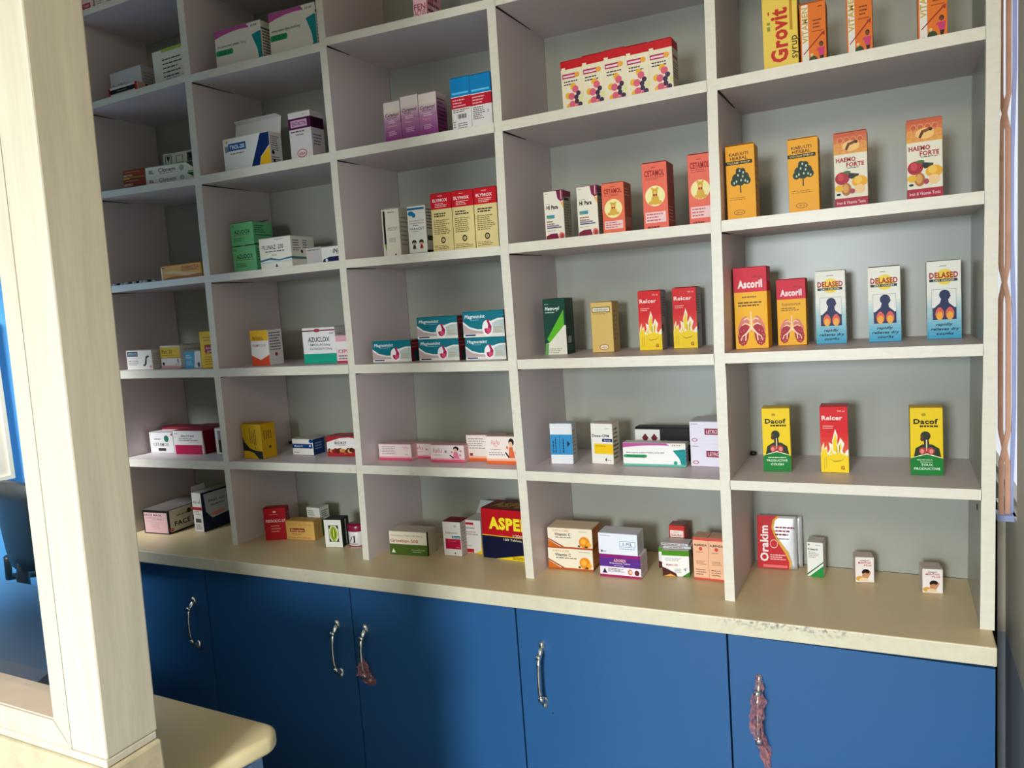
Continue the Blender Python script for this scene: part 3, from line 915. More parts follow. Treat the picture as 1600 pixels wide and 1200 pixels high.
def omep(txt, badge):
    arc = [(0, 1), (0, .80), (.18, .86), (.38, .90), (.58, .915), (.76, .90), (.70, 1)]
    return [('g', 'b8508e', arc), G('0f8a8c', (.80, .70), (.97, .76), (1, .74), (1, .06), (.93, .06), (.90, .35)), G(W_, (.72, 1), (.77, .88), (.80, .80), (1, .84), (1, 1)),
            T('27403c', .87, .92, .16, .06, 'WW', .01, .5), L('9a9088', .06, .55, .72, .62, 1), T('8a8078', .36, .585, .62, .07, txt, .0), R('2c9a5c', .04, .36, .36, .50), E('2c9a5c', .04, .43, .03, .07), E('2c9a5c', .36, .43, .03, .07), T('123c26', .20, .43, .28, .08, badge, .02)]
OCID = dict(f='eadfcd', s='b8aea0', t='c8bfb4', F=omep('Omeprazole Capsules 20mg', 'OCID 20') + [R('1f7a52', .90, .03, .95, .12)], R=[R('2a4a46', 0, .80, 1, .84), L('3a3a3a', .1, .12, .9, .78, 9)])
OMEP2 = dict(f='efeae6', s='8fb8b0', t='b8b2ae', F=omep('Omeprazole Tablets USP', 'Omecol') + [R('5fb49a', 0, 0, 1, .09), E('1f9a7c', .84, .16, .03)], R=[L('2a6a60', .1, .2, .9, .8, 4)])

SHELF = {}
def reg(id, D, label, **k): SHELF[id] = (D, label, k)

reg('y1', dict(f='e6c9c4', s='c8aca8', F=[R('b02030', .1, .14, .8, .34), T('f0d0d0', .45, .24, .5, .1, 'TABS')]), 'pale pink pack with red band, bottom edge only, in the topmost left cell')
reg('y2', dict(f='e2d8cc', F=[L(GR, .2, .1, .8, .4, 3)]), 'cream pack bottom beside the pale pink pack in the topmost left cell')
reg('z1', dict(f='ded8d2', s='c4bfbc', F=[T('3a3638', .32, .60, .5, .12, 'Daonil Tablets', .015), L('6a6668', .08, .22, .55, .5, 4)]), 'white tablet pack with grey lettering standing behind the flat black striped pack')
reg('z2', dict(f='e8ded2', s='c8421c', t='e0d8cc', F=[R('16120f', .06, .38, .94, .78), R('c8241c', 0, 0, .06, 1), R('c8241c', .92, .2, 1, 1), L('9a8a7a', .3, .5, .7, .66, 1), L('6a5a4a', .2, .1, .85, .3, 1)], R=[R('16120f', .5, .1, .9, .9)]), 'flat white pack with a black stripe and red ends at the front edge')
reg('z3', dict(f='e9e3cd', s='cfc8b4', F=[R('aebf3a', .3, .93, 1, 1), L('4a463e', .3, .22, .95, .78, 5, .3), T('2e2a26', .66, .20, .6, .09, 'Amlodipine 10', .01), R('c8282c', .06, .03, .24, .12)]), 'cream pack with a lime green strip and red mark, touching the divider')
reg('z4', OCID, 'white, pink and teal capsule pack with green badge, the lower left one of the pair', group='capsule packs with pink arcs')
reg('z5', OCID, 'white, pink and teal capsule pack with green badge, next to the divider', group='capsule packs with pink arcs')
reg('z6', dict(f='efc0c6', s='e8a8b4', F=[T('a02040', .5, .20, .85, .09, 'FEN'), T('b02848', .5, .11, .85, .08, 'ACTUS'), L('3a2030', .1, .02, .7, .07, 1)], R=[E('c86a80', .3, .3, .2, .05), E('f4d4d8', .6, .2, .2, .05), E('c04a68', .5, .1, .25, .05), L('7a3048', .1, .1, .9, .9, 8)]), 'pale pink carton with crimson lettering standing alone on a high shelf')
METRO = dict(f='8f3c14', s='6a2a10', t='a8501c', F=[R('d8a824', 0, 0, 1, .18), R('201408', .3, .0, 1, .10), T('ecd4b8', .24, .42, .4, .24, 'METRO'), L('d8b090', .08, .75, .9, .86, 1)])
reg('a1', METRO, 'brown and yellow tablet pack at the bottom of its stack', flap=False, group='brown tablet packs')
reg('a2', METRO, 'brown and yellow tablet pack lying on top of another one', group='brown tablet packs')
CLON = dict(f='e9e2d0', s='d8d0bc', t='d8d2c4', F=[T('6a2a22', .13, .55, .1, .36, 'BL', .02), T('26221e', .46, .60, .36, .40, 'Clonem', .015), L('4a443c', .3, .22, .66, .34, 1), E('a8b0a0', .77, .55, .05, .30), G('2f4a1c', (.86, 1), (1, 1), (1, .45)), R('7fa838', .9, .05, 1, .18)])
reg('a3', CLON, 'long white cream tube pack with green corner, the lower one', name='cream_carton', flap=False, group='white cream packs with green corners')
reg('a4', CLON, 'long white cream tube pack with green corner, lying on its twin', name='cream_carton', group='white cream packs with green corners')
reg('a5', dict(f='ded6bc', s='c8c0a8', F=[R('55504a', .06, .66, .26, .96), R('ded6bc', .08, .68, .24, .94), G('3a352e', (.1, .92), (.22, .92), (.16, .74)), R('8a847a', .40, .70, .62, .92), R('ded6bc', .42, .72, .60, .90), R('55504a', .74, .66, .95, .96), G('241f1a', (.77, .92), (.92, .92), (.845, .74))]), 'cream pack with three square symbols behind the long white cream packs')
reg('a6', dict(f='e4dfd8', s='bfb8b2', t='d4cfc8', flap=False, F=[R('14508a', .12, .62, .50, .84), T('e6f2fa', .31, .73, .32, .12, 'TINOL-200', .02), R('8a8480', .04, .60, .12, .78), E('d8a830', .09, .90, .022), L('5a5652', .15, .5, .6, .57, 1), G('10285c', (.82, .98), (1, .98), (1, .62), (.80, .30), (.76, .02), (.58, .02)), G('eab414', (1, .58), (1, .02), (.78, .02), (.80, .28))], R=[L('4a4644', .1, .45, .8, .9, 7), E('1a1816', .25, .4, .12), L('4a4644', .1, .1, .8, .3, 3), E('1a1816', .3, .16, .09)]), 'white tablet pack with navy and yellow panel and its lid standing open')
reg('a7', dict(f='e2d6d2', s='a89a9c', t='d0c8c0', F=[R('551040', 0, .66, 1, .88), R('dca8c8', .10, .70, .84, .84), T('551040', .47, .77, .62, .08, 'ENTACYN', .01), T('7a6a66', .75, .94, .22, .03, '100 ml', .0), L('4a4048', .08, .58, .95, .64, 1), L('5a5058', .3, .52, .7, .57, 1), E('a8242c', .52, .17, .22, .085), E('ead8d2', .52, .17, .19, .070), T('b83038', .52, .17, .26, .06, 'elys', .02)], R=[R('3a0828', 0, .66, 1, .88), L('6a5c60', .15, .3, .85, .55, 4)]), 'tall white carton with a dark purple band beside the open tablet pack', name='syrup_carton')
for i, w_ in zip((8, 9, 10), ('leftmost', 'middle', 'rightmost')):
    reg(f'a{i}', CURAMOL, f'white to purple syrup carton, {w_} of the three standing together', name='syrup_carton', group='purple syrup cartons')
reg('a11', BR_A, 'blue, red and white carton with a barcode, turned back to front', group='blue and red cartons')
reg('a12', BR_B, 'blue, red and white carton without barcode, touching the divider', group='blue and red cartons')
for i, w_ in zip(range(13, 18), ('leftmost', 'second from the left', 'middle one', 'second from the right', 'rightmost')):
    reg(f'a{i}', FLOWER, f'red topped carton with dotted flower, {w_} of five in a row', name='syrup_carton', group='five cartons with red tops')
reg('a18', dict(f='f0cc52', s='e0b840', F=[T('c8281c', .46, .41, .46, .62, 'Grovit', .04, 0, 1), T('4a2a10', .86, .25, .22, .26, 'syrup', .01, 0, 1), R('c8881c', .78, .45, .86, 1), R('8a9040', .13, .48, .22, .53), R('8a9040', .13, .55, .22, .58), R('c8281c', .16, .66, .20, .70)]), 'tall yellow syrup carton with red vertical lettering, beside the orange cartons', name='syrup_carton')
def runner():
    return [R(W_, .06, .02, .32, .98), T('d0a83c', .19, .66, .22, .56, 'VITAMEN', .03, 0, 1), L('7a3410', .5, .58, .85, .74, 3), R('a84a14', .45, .535, .9, .55), L('7a3410', .7, .9, .92, .94, 1),
            G('a03018', (.10, .21), (.13, .20), (.90, .49), (.86, .51)), G('a03018', (.80, .50), (.95, .53), (.93, .45)), E('2a1a14', .80, .33, .085, .042), E('7a4428', .79, .32, .06, .03), G('d23a70', (.66, .27), (.94, .28), (.90, .15), (.72, .15)), G('d23a70', (.60, .25), (.70, .28), (.66, .22)), G('2a1a14', (.74, .15), (.90, .15), (.86, .08), (.76, .08)), G('7a4428', (.76, .08), (.82, .08), (.78, .02)), G('7a4428', (.84, .08), (.88, .08), (.9, .03)),
            E('24421e', .48, .09, .17, .07), E('c89058', .42, .17, .05, .025), E('e8c878', .43, .185, .06, .02), E('1a1410', .18, .045, .09, .038)]
VITA = dict(f='e8741c', s='c86a28', F=runner(), R=[L('8a4a1c', .1, .1, .9, .9, 12)])
reg('a19', VITA, 'orange carton with running figures, standing against the yellow carton', name='syrup_carton', group='orange syrup cartons')
reg('a20', dict(VITA, s='9a948e', R=[L('5a5654', .05, .05, .95, .95, 22)]), 'orange carton with running figures and a grey printed side, the middle one', name='syrup_carton', group='orange syrup cartons')
reg('a21', VITA, 'orange carton with running figures, standing alone near the end panel', name='syrup_carton', group='orange syrup cartons')
reg('b2', dict(f='e8a83c', s='8a5a20', t='c88430', F=[G('f0c888', (0, .55), (.3, .62), (.65, .42), (1, .35), (1, .18), (.6, .24), (.3, .44)), G('c86a14', (.05, .1), (.3, .24), (.6, .20), (1, .30), (1, .0), (.05, 0)), R('f3ddb4', 0, 0, .03, .9), T('b02c18', .74, .76, .42, .22, 'FUNBACT-A', .02), L('5a2410', .52, .54, .96, .64, 1), R('4a3a1c', .03, .82, .09, .9)]), 'orange cream tube pack lying by the divider', name='cream_carton')
AZ = dict(f='74c283', s='3f8f5a', t='2c5a3c', F=[T('12402c', .52, .62, .70, .16, 'AZUDOX', .02), L('8a6a3c', .12, .45, .92, .52, 1), L('1f5a3c', .1, .2, .6, .38, 3), R('1a4a30', 0, .0, 1, .045), E('8a9a50', .5, .033, .09, .03), L('1a4a30', .06, .84, .25, .93, 2)], R=[R('1c5034', .1, .42, .95, .46), L('1c5034', .08, .52, .7, .88, 4), R('184a2e', 0, 0, 1, .08)])
reg('b3', AZ, 'light green tablet pack at the bottom of its pile of two', flap=False, group='light green tablet packs')
reg('b4', AZ, 'light green tablet pack lying on top of its pile of two', group='light green tablet packs')
reg('b5', dict(f='e8e0cf', s='bfb6aa', t='cfc8ba', F=[T('2c2c34', .44, .70, .66, .14, 'FLUNAZ -200', .015), L('5a5654', .18, .52, .8, .6, 1), T('5a5654', .46, .44, .16, .06, '100 Tab', .0), G('2f6f82', (0, .30), (.35, .36), (.6, .28), (1, .34), (1, .28), (.6, .24), (.3, .29), (0, .24)), R('b8d0d0', 0, .19, 1, .23), G('4a5a54', (.46, .04), (.56, .04), (.51, .16)), L('6a6660', .5, .92, .95, .96, 1)], R=[G('2f6f62', (0, .26), (1, .24), (1, .32), (0, .34)), L('5a5650', .08, .5, .45, .9, 5), L('5a5650', .5, .6, .7, .9, 4), E('1a1a1a', .45, .5, .05)]), 'cream tablet pack with a teal line and dotted side, before the green packs')
reg('b6', dict(f='c9c2c2', s='a8a09c', F=[L('5a5658', .1, .82, .9, .92, 1)]), 'small plain grey white pack between the cream pack and a navy waved one')
reg('b7', dict(f='e8e2d6', F=[T('2a2830', .72, .72, .5, .26, 'INNO', .03, .2), L('6a6468', .6, .48, .95, .58, 1), G('20204a', (.02, .06), (.08, .26), (.35, .38), (.8, .38), (1, .36), (1, 0), (.02, 0)), E('e0e0e8', .2, .18, .05)]), 'white pack with a navy wave, partly behind the divider')
reg('b8', dict(f='d8d0c0', F=[R('1a1a16', .1, .3, .5, .96), G('7a9a3a', (.1, .3), (.3, .3), (.2, .15))]), 'thin carton with a black stripe behind the plain cream carton', name='syrup_carton')
reg('b9', dict(f='e4dac6', s='a89c8a', F=[L('8a8276', .2, .9, .8, .96, 1), T('8a7a74', .5, .60, .74, .045, 'AMOXICILLIN', .005), L('a09488', .1, .54, .9, .57, 1), L('8a8a84', .2, .30, .8, .40, 3), E('2a2420', .62, .04, .06)]), 'tall plain cream carton with faint lettering, leftmost on its shelf', name='syrup_carton')
def kids():
    o = []
    for x, hc, bc in ((.30, '1c1a16', '2a3a1c'), (.70, '1c1a16', 'a0202c')):
        o += [E(hc, x, .25, .13, .052), E('d8b088', x, .235, .10, .034), R(hc, x - .11, .245, x + .11, .265), G(bc, (x - .05, .20), (x + .05, .20), (x + .10, .12), (x - .10, .12)), R('d8b088', x - .05, .085, x - .02, .12), R('d8b088', x + .02, .085, x + .05, .12)]
    return o
reg('b10', dict(f='e9e4d8', s='b4ab9c', t='d8d8d0', F=[R('176a92', .0, .92, .95, .965), E('1478a8', .2, .85, .16, .05), E('1478a8', .36, .81, .10, .05), T('8a5450', .5, .70, .8, .035, 'Paracetamol Oral', .0), T('8a5450', .5, .65, .76, .035, 'Suspension', .0), L('7a6a66', .3, .58, .7, .62, 1), T('3a5a70', .5, .53, .8, .05, 'PARACET', .012), L('8a8880', .2, .46, .8, .49, 1), R('1b7e9e', 0, 0, 1, .03)] + kids(), R=[L('5a544c', .1, .5, .9, .95, 7), R('3a3630', .1, .28, .9, .38), R('2a2622', .0, .0, .9, .08)]), 'white and blue carton with two cartoon children, left of the red topped cartons', name='syrup_carton')
ELY = dict(keep=1, f='dfc98a', s='d2bb7c', t='c41020', R=[R('b80e1c', 0, .735, 1, 1), L('7a6a3c', .1, .1, .85, .65, 8, .3)], F=[R('c41020', 0, .735, 1, 1), T('f2dcd8', .46, .885, .72, .05, 'ELYMOX', .025), L('f0b8b0', .35, .945, .6, .97, 1), L('f0c0b8', .2, .76, .82, .84, 3), L('2a2418', .14, .60, .86, .68, 2, .55), L('6a5a34', .1, .30, .9, .56, 8), E('241c10', .52, .20, .115, .055), E('dfc98a', .52, .20, .07, .03), T('241c10', .52, .20, .07, .03, 'E'), L('7a6a3c', .08, .04, .95, .12, 3)])
for i, w_ in zip((11, 12, 13), ('leftmost', 'middle', 'rightmost')):
    reg(f'b{i}', ELY, f'tan syrup carton with a red top, {w_} of the three side by side', name='syrup_carton', group='tan cartons with red tops')
HIP = dict(f='ece4d2', s='3a3420', t='5a1c34', F=[T('1a1614', .42, .68, .60, .075, 'Hi Para', .05), G('7a1c48', (.66, 1), (1, 1), (1, .80), (.86, .78), (.72, .84)), R('e0a8a0', .88, .82, .93, 1), G('f0b054', (.84, .78), (1, .76), (1, .62)), R('4a90a8', .10, .455, .52, .525), R('6aa060', .1, .455, .3, .49), L('8a4a34', .1, .38, .55, .415, 1, .7), L('9a7a6a', .1, .33, .7, .37, 1, .7), R('8f86a0', .1, .29, .72, .32), R('55586a', .1, .255, .85, .28), L('9a9284', .1, .19, .7, .22, 1), G('7a1838', (0, .0), (.04, .11), (.3, .15), (.62, .15), (.72, 0)), E('e07a60', .84, .085, .15, .08), E('a83a40', .86, .075, .09, .06), L('9a9488', .1, .94, .25, .97, 1), L('6a645c', .1, .74, .4, .76, 1)], R=[L('6a6048', .1, .1, .9, .75, 12, .3), R('2a241c', .1, .8, .7, .86), G('8a2048', (0, 1), (1, 1), (1, .9), (0, .86))])
reg('b14', HIP, 'white carton with maroon drop, standing alone near the left wall of its cell', name='syrup_carton', group='white and maroon cartons')
reg('b15', HIP, 'white carton with maroon drop, touching the small orange bear carton', name='syrup_carton', group='white and maroon cartons')
def bear(base):
    return [T('a01c18', .5, .845, .80, .085, 'CETAMOL', .035), L('8a2a1c', .38, .915, .62, .94, 1), L('a02a20', .12, .74, .9, .79, 2, .3), E('f3e6a0', .5, .50, .40), E('d9a93a', .5, .44, .16, .075), E('d9a93a', .5, .565, .115, .05), E('d9a93a', .40, .61, .05, .02), E('d9a93a', .60, .61, .05, .02), E('d9a93a', .34, .40, .11, .03), E('d9a93a', .66, .40, .11, .03), E('e8c860', .5, .55, .05, .02), E('7a5a1c', .46, .58, .014), E('7a5a1c', .54, .58, .014), E('b02428', .45, .515, .045, .018), E('b02428', .55, .515, .045, .018),
            R('f0c8c4', .08, .10, .90, .26), L('c05a58', .13, .115, .85, .25, 3)]
CETS = dict(f='e8704e', s='6a2018', t='8a3a28', F=bear(0), R=[L('f0c8b0', .1, .72, .7, .9, 3, .3), R('c88a78', .1, .12, .9, .32)])
CETB = dict(f='ea6a54', s='4a1018', t='8a3028', F=bear(0) + [L('8a1c20', .15, .02, .8, .06, 1, .8)], R=[L('f0c8bc', .1, .1, .9, .35, 5, .3)])
reg('b16', CETS, 'smaller orange carton with a yellow bear, beside the white and maroon one', name='syrup_carton', group='bear cartons')
reg('b17', CETB, 'larger coral carton with a yellow bear, standing free in mid shelf', name='syrup_carton', group='bear cartons')
reg('b18', CETB, 'larger coral carton with a yellow bear, half behind the divider', name='syrup_carton', group='bear cartons')
def tree():
    o = [R('2a2a14', .47, .36, .51, .50)]
    for x, y, r in ((.5, .62, .17), (.36, .56, .16), (.64, .57, .16), (.28, .51, .13), (.72, .52, .13), (.5, .54, .2), (.44, .66, .10), (.58, .65, .1)):
        o.append(E('14301c', x, y, r, r * .42, 9))
    for x, y in ((.42, .60), (.58, .58), (.36, .52), (.52, .53), (.66, .52), (.48, .66), (.60, .63), (.28, .50), (.74, .50)):
        o.append(E('b9c8b0', x, y, .03, .018, 7))
    return o
KAB = dict(f='eea414', s='b87a10', t='c88a10', F=[T('4a2408', .46, .885, .66, .042, 'KABUUTI', .02), T('4a2408', .46, .83, .60, .042, 'HERBAL', .02), R('1c1c10', .0, .745, .92, .795), T('d8c078', .46, .77, .78, .026, 'COUGH SYRUP', .015), L('7a4a10', .1, .26, .92, .31, 2, .25), E('4a2408', .42, .10, .19, .036), E('eea414', .42, .10, .17, .030), T('4a2408', .42, .10, .2, .022, '100 ml')] + tree())
reg('b19', KAB, 'amber carton with a dark tree, against the left divider', name='syrup_carton', group='amber cartons with trees')
reg('b20', KAB, 'amber carton with a dark tree, standing beside the fruit cartons', name='syrup_carton', group='amber cartons with trees')
def honey(glare):
    o = [*grad('e0a040', 'c85a38', 0, .72, 1, 1, 6)]
    for r in range(4):
        for q in range(6):
            x, y = q * .2 + (.1 if r % 2 else 0), .76 + r * .072
            if x - .08 >= 0 and x + .08 <= 1 and y + .034 < 1:
                o += [E('f0a070', x, y, .095, .042, 6), E('c85a34' if r > 1 else 'dc9438', x, y, .08, .035, 6)]
    o += [E('f0c070', .52, .82, .26, .07), G('5a2410', (.34, .78), (.40, .76), (.50, .84), (.44, .87)), G('7a3a18', (.44, .86), (.66, .89), (.70, .86), (.52, .83)), E('2a140a', .68, .865, .05, .02)]
    o += [T('a8182c', .36, .645, .60, .055, 'HAEMO', .035), T('a8182c', .64, .575, .54, .055, 'FORTE', .035), L('3a2a24', .4, .52, .9, .54, 1),
          E('a8182c', .24, .40, .22, .085), E('c83a44', .20, .42, .10, .05), G('2c3a20', (.4, .47), (.75, .44), (.72, .40), (.5, .38)), E('1c1c20', .52, .42, .1, .03), E('4a6a2c', .38, .475, .12, .02), E('e6a41c', .76, .34, .24, .075), E('f0c050', .72, .36, .12, .05), E('b06a28', .36, .25, .15, .085), E('d89a50', .34, .26, .09, .06), E('e8b01c', .14, .27, .13, .045), E('eec48a', .76, .24, .16, .06), E('a8384c', .54, .22, .08, .035), E('1a1a10', .12, .19, .07, .015), R('a8142c', 0, 0, 1, .135), T('f0c8cc', .5, .075, .86, .04, 'Iron & Vitamin Tonic', .012)]
    return o
HAE = dict(keep=1, f='e6ddc6', s='dccfb8', t='c85a38', R=grad('e0a040', 'c85a38', 0, .72, 1, 1, 6) + [R('a8142c', 0, 0, 1, .135), L('8a6a5a', .15, .2, .85, .66, 8, .3)], F=honey(0))
reg('b21', HAE, 'white carton with honeycomb top and fruit, beside the amber tree carton', name='syrup_carton', group='honeycomb cartons')
reg('b22', HAE, 'white carton with honeycomb top and fruit, standing nearest the end panel', name='syrup_carton', group='honeycomb cartons')
reg('c1', dict(f='dcd8d0', s='b0a48a', t='c0bab0', F=[R('2c4258', .04, .68, .46, .94), T('a8bac8', .25, .81, .36, .12, 'ATENOLOL'), G('16202c', (.62, .2), (.70, .16), (.78, .30), (.80, .58), (.90, .66), (.88, .74), (.76, .68), (.72, .44), (.70, .30)), L('9a948c', .08, .2, .5, .5, 3), R('c88a88', .88, .08, .98, .2), R('e8e2d8', 0, 0, 1, .07), L('8a847c', .04, .57, .6, .62, 1, .3)]), 'white pack with a navy box and dark bird mark, leftmost of its cell')
reg('c2', dict(f='ece2d8', s='9a8a70', t='b4aa98', F=[R('e0b81c', .0, .48, 1, .94), T('3a2c10', .34, .74, .52, .18, 'Pen 20', .01, .1), L('8a6a1c', .08, .55, .7, .6, 1), R('b0583a', 0, .45, 1, .48), R('dc9a98', 0, 0, 1, .12), E('141010', .12, .20, .06), G('8a8480', (.82, .4), (.9, .42), (.92, .25), (.85, .22)), L('6a6460', .7, .15, .95, .2, 1)]), 'long deep white and yellow pack, end on, second from left in its cell')
reg('c3', dict(f='e2e0dc', s='b8b4b0', F=[G('3a9ac4', (0, 1), (.66, 1), (.56, 0), (0, 0)), L('c8e4f0', .1, .55, .5, .8, 2), L('a8d4e8', .1, .15, .5, .45, 4), E('4a4a58', .84, .2, .08, .15)]), 'low light blue and white pack beside the yellow carton')
reg('c4', dict(f='e8b81c', F=[R('9a1c24', .28, .40, .95, .64), T('f0c8c0', .62, .55, .5, .06, 'Boots'), T('f0c8c0', .62, .47, .4, .06, 'gel'), L('a8801c', .25, .72, .9, .88, 2), L('a8801c', .2, .08, .9, .34, 4)]), 'upright yellow carton with a red oval, against the divider')
reg('c5', dict(f='ece6e2', s='a8a09c', t='c8a040', F=[R('eab41c', 0, .70, 1, 1), T('7a4a1c', .42, .80, .56, .06, 'Mefenamic', .01), L('7a4a1c', .1, .72, .8, .77, 1), T('c04a3c', .48, .57, .72, .07, 'KEMY 250', .005), R('d84a1c', 0, 0, 1, .16), G('d84a1c', (0, .16), (0, .30), (.5, .16)), G('d84a1c', (1, .16), (1, .30), (.5, .16))], R=[L('5a5654', .1, .4, .9, .95, 7), E('8a3030', .5, .3, .1)]), 'white carton with yellow top and orange pointed base, standing alone', name='syrup_carton')
reg('c6', dict(f='ebe6e2', s='6a6058', t='3a3430', F=[T('26262c', .50, .67, .66, .13, 'AZUCLOX', .02), T('2c2c34', .52, .52, .62, .06, 'AMPICILLIN 250mg', .008), T('2c2c34', .54, .41, .68, .06, 'CLOXACILLIN 250mg', .008), R('1aa084', .0, 0, 1, .27), R('7a2c34', .0, .90, 1, .935), E('a83a44', .46, .92, .10, .05), L('6a6468', .84, .8, .97, .86, 1)]), 'white capsule pack with a green base and red line, beside the pink pack')
reg('c7', dict(f='eccfd0', s='a8807c', F=[R('e0a8b0', .0, .7, 1, 1), R('ece4e0', .0, .5, 1, .78), T('b03044', .5, .42, .8, .12, 'CIPRO', .01), R('c23048', 0, .0, 1, .07), L('6a5a5c', .1, .1, .8, .3, 2)]), 'pink and white pack squeezed between the green based pack and the divider')
def magno():
    return [('g', 'b9c4bc', [(0, .55), (.18, .34), (.42, .28), (.6, .36), (.78, .62), (1, .68), (1, .12), (0, .12)]), G('bfa6a4', (0, .5), (.2, .28), (.5, .2), (.5, .12), (0, .12)), ('g', 'e9e6dc', [(0, .62), (.16, .40), (.36, .30), (.52, .30), (.52, .25), (.34, .25), (.14, .34), (0, .54)]), ('g', 'e9e6dc', [(.5, .34), (.68, .60), (.86, .70), (1, .70), (1, .64), (.84, .62), (.70, .50)]), R('e4ddd0', 0, 0, 1, .13), R('25406a', .04, .05, .3, .11), E('efe8e2', .60, .33, .13, .32), G('a81c50', (.58, .66), (.64, .66), (.66, .52), (.70, .40), (.68, .18), (.60, .10), (.54, .16), (.52, .30), (.57, .34), (.60, .30), (.62, .44)), E('d84a70', .62, .24, .05, .10), T('dfe9e8', .30, .80, .50, .14, 'Magnomint', .02, .2), L('b89a6a', .76, .16, .96, .40, 3), L('9ac4c4', .2, .64, .5, .68, 1)]
MAG = dict(keep=1, f='0d6f7e', s='7a1a24', t='b8c4bc', F=magno(), R=[R('0c4a50', .3, 0, 1, .5), L('a85a60', .1, .6, .9, .9, 2)])
reg('c8', MAG, 'teal antacid pack with a pink stomach, lying single at the left', flap=True, group='teal antacid packs')
reg('c9', MAG, 'teal antacid pack at the bottom of the middle pile', flap=False, group='teal antacid packs')
reg('c10', MAG, 'teal antacid pack on top of the middle pile', group='teal antacid packs')
reg('c11', MAG, 'teal antacid pack at the bottom of the pile by the divider', flap=False, group='teal antacid packs')
reg('c12', MAG, 'teal antacid pack on top of the pile by the divider', group='teal antacid packs')
reg('c13', dict(f='0d3f30', s='0a2a20', t='0c2e24', F=[G('58b01c', (.12, .28), (.92, .80), (.92, .52), (.24, .22)), G('dfd9c8', (.0, .0), (1, 0), (1, .52), (.92, .52), (.24, .22), (.05, .20)), G('5f9a4c', (.0, 0), (.14, .0), (.2, .2), (.05, .20)), T('dceae2', .42, .83, .66, .06, 'Metrogyl', .03, .2), L('a8c8bc', .1, .74, .6, .78, 1), L('a8c8bc', .08, .9, .3, .92, 1), L('8a9080', .15, .02, .85, .12, 3)], R=[R('9aa898', .2, .2, .6, .32), L('4a7a68', .2, .05, .8, .17, 3)]), 'dark green carton with a lime leaf sweep, leftmost of its shelf', name='syrup_carton')
reg('c14', dict(f='d8b566', s='a88440', t='a88a50', F=[R('3c3424', .06, .80, .90, .905), R('e8dfc4', .09, .815, .87, .89), T('5a5040', .48, .852, .64, .04, 'PHENERGAN', .01), L('8a7440', .1, .755, .9, .785, 1), E('8a3a40', .56, .10, .22, .06), E('e8d8c0', .56, .10, .19, .048), T('a84a50', .56, .10, .24, .035, 'elys', .01)]), 'plain mustard yellow carton with a framed white name strip', name='syrup_carton')
def flames():
    Wt, Y = 'f4ecd8', 'f0cc18'
    o = [*grad('e05a3c', 'd8201c', 0, .30, 1, .60, 5), R(Y, 0, 0, 1, .30),
         G(Wt, (.02, .28), (.04, .38), (.12, .46), (.14, .36), (.22, .40), (.26, .28)), G(Y, (.03, .26), (.06, .36), (.12, .42), (.13, .34), (.23, .36), (.24, .26)),
         G(Wt, (.24, .27), (.34, .36), (.30, .46), (.44, .42), (.46, .32), (.36, .26)), G(Y, (.28, .26), (.38, .34), (.40, .42), (.42, .30)),
         G(Wt, (.44, .36), (.42, .48), (.54, .66), (.62, .56), (.60, .46), (.66, .30), (.46, .28)), G(Y, (.455, .33), (.44, .46), (.55, .60), (.60, .50), (.585, .44), (.64, .28)),
         G(Wt, (.62, .30), (.62, .42), (.72, .53), (.86, .44), (.78, .34), (.82, .28)), G(Y, (.64, .28), (.66, .40), (.74, .46), (.76, .38), (.70, .32), (.76, .26)),
         G(Wt, (.84, .27), (.92, .33), (1, .36), (1, .26)), G('8a6a1c', (.3, .22), (.5, .16), (.75, .18), (.88, .24), (.75, .19), (.5, .172)), R('8a6a1c', .58, .30, .60, .40), R('8a6a1c', .67, .30, .69, .42), R('8a6a1c', .12, .06, .13, .22), R('8a6a1c', .2, .06, .21, .24),
         T('a85018', .78, .075, .14, .05, 'G', .05)]
    return o
REL = dict(f='d4181c', s='a8a0a2', t='8a1c20', F=flames() + [T('f6dcd4', .44, .83, .74, .062, 'Relcer', .03), L('7a1010', .3, .765, .6, .785, 1), L('f0b0a4', .1, .66, .5, .72, 2), T('f0b8ac', .77, .93, .24, .025, '180 ml')], R=[L('6a6466', .1, .55, .9, .9, 8), R('5a5052', .1, .3, .4, .42)])
reg('c15', REL, 'red carton with yellow flames, the left one of the pair beside the mustard carton', name='syrup_carton', group='red flame cartons')
reg('c16', REL, 'red carton with yellow flames, the right one of the pair near the divider', name='syrup_carton', group='red flame cartons')
ASC = dict(keep=1, f='f0b010', s='e0a010', t='c81830', R=[R('bc1028', 0, .70, 1, 1)], F=[R('cf1430', 0, .70, 1, 1), T('f6e2e0', .5, .80, .74, .09, 'Ascoril', .045), T('7a0c18', .72, .885, .3, .03, '200 ml', .01)])
reg('c17', dict(ASC, F=ASC['F'] + [L('7a5410', .25, .62, .72, .66, 1), L('5a3c0c', .12, .52, .85, .59, 2, .5)] + lung(.5, .235, .85, .40, 'a81c28', 'f0d8b8', 'd87a6a')), 'larger red and yellow carton with lungs, against the left divider', name='syrup_carton', group='red and yellow lung cartons')
reg('c18', dict(ASC, F=ASC['F'] + [T('6a4a10', .5, .63, .64, .05, 'Expectorant', .0), L('5a3c0c', .15, .52, .82, .58, 2, .4)] + lung(.5, .23, .85, .40, 'a81c28', 'f0d8b8', 'd87a6a')), 'smaller red and yellow carton with lungs, next to the larger one', name='syrup_carton', group='red and yellow lung cartons')
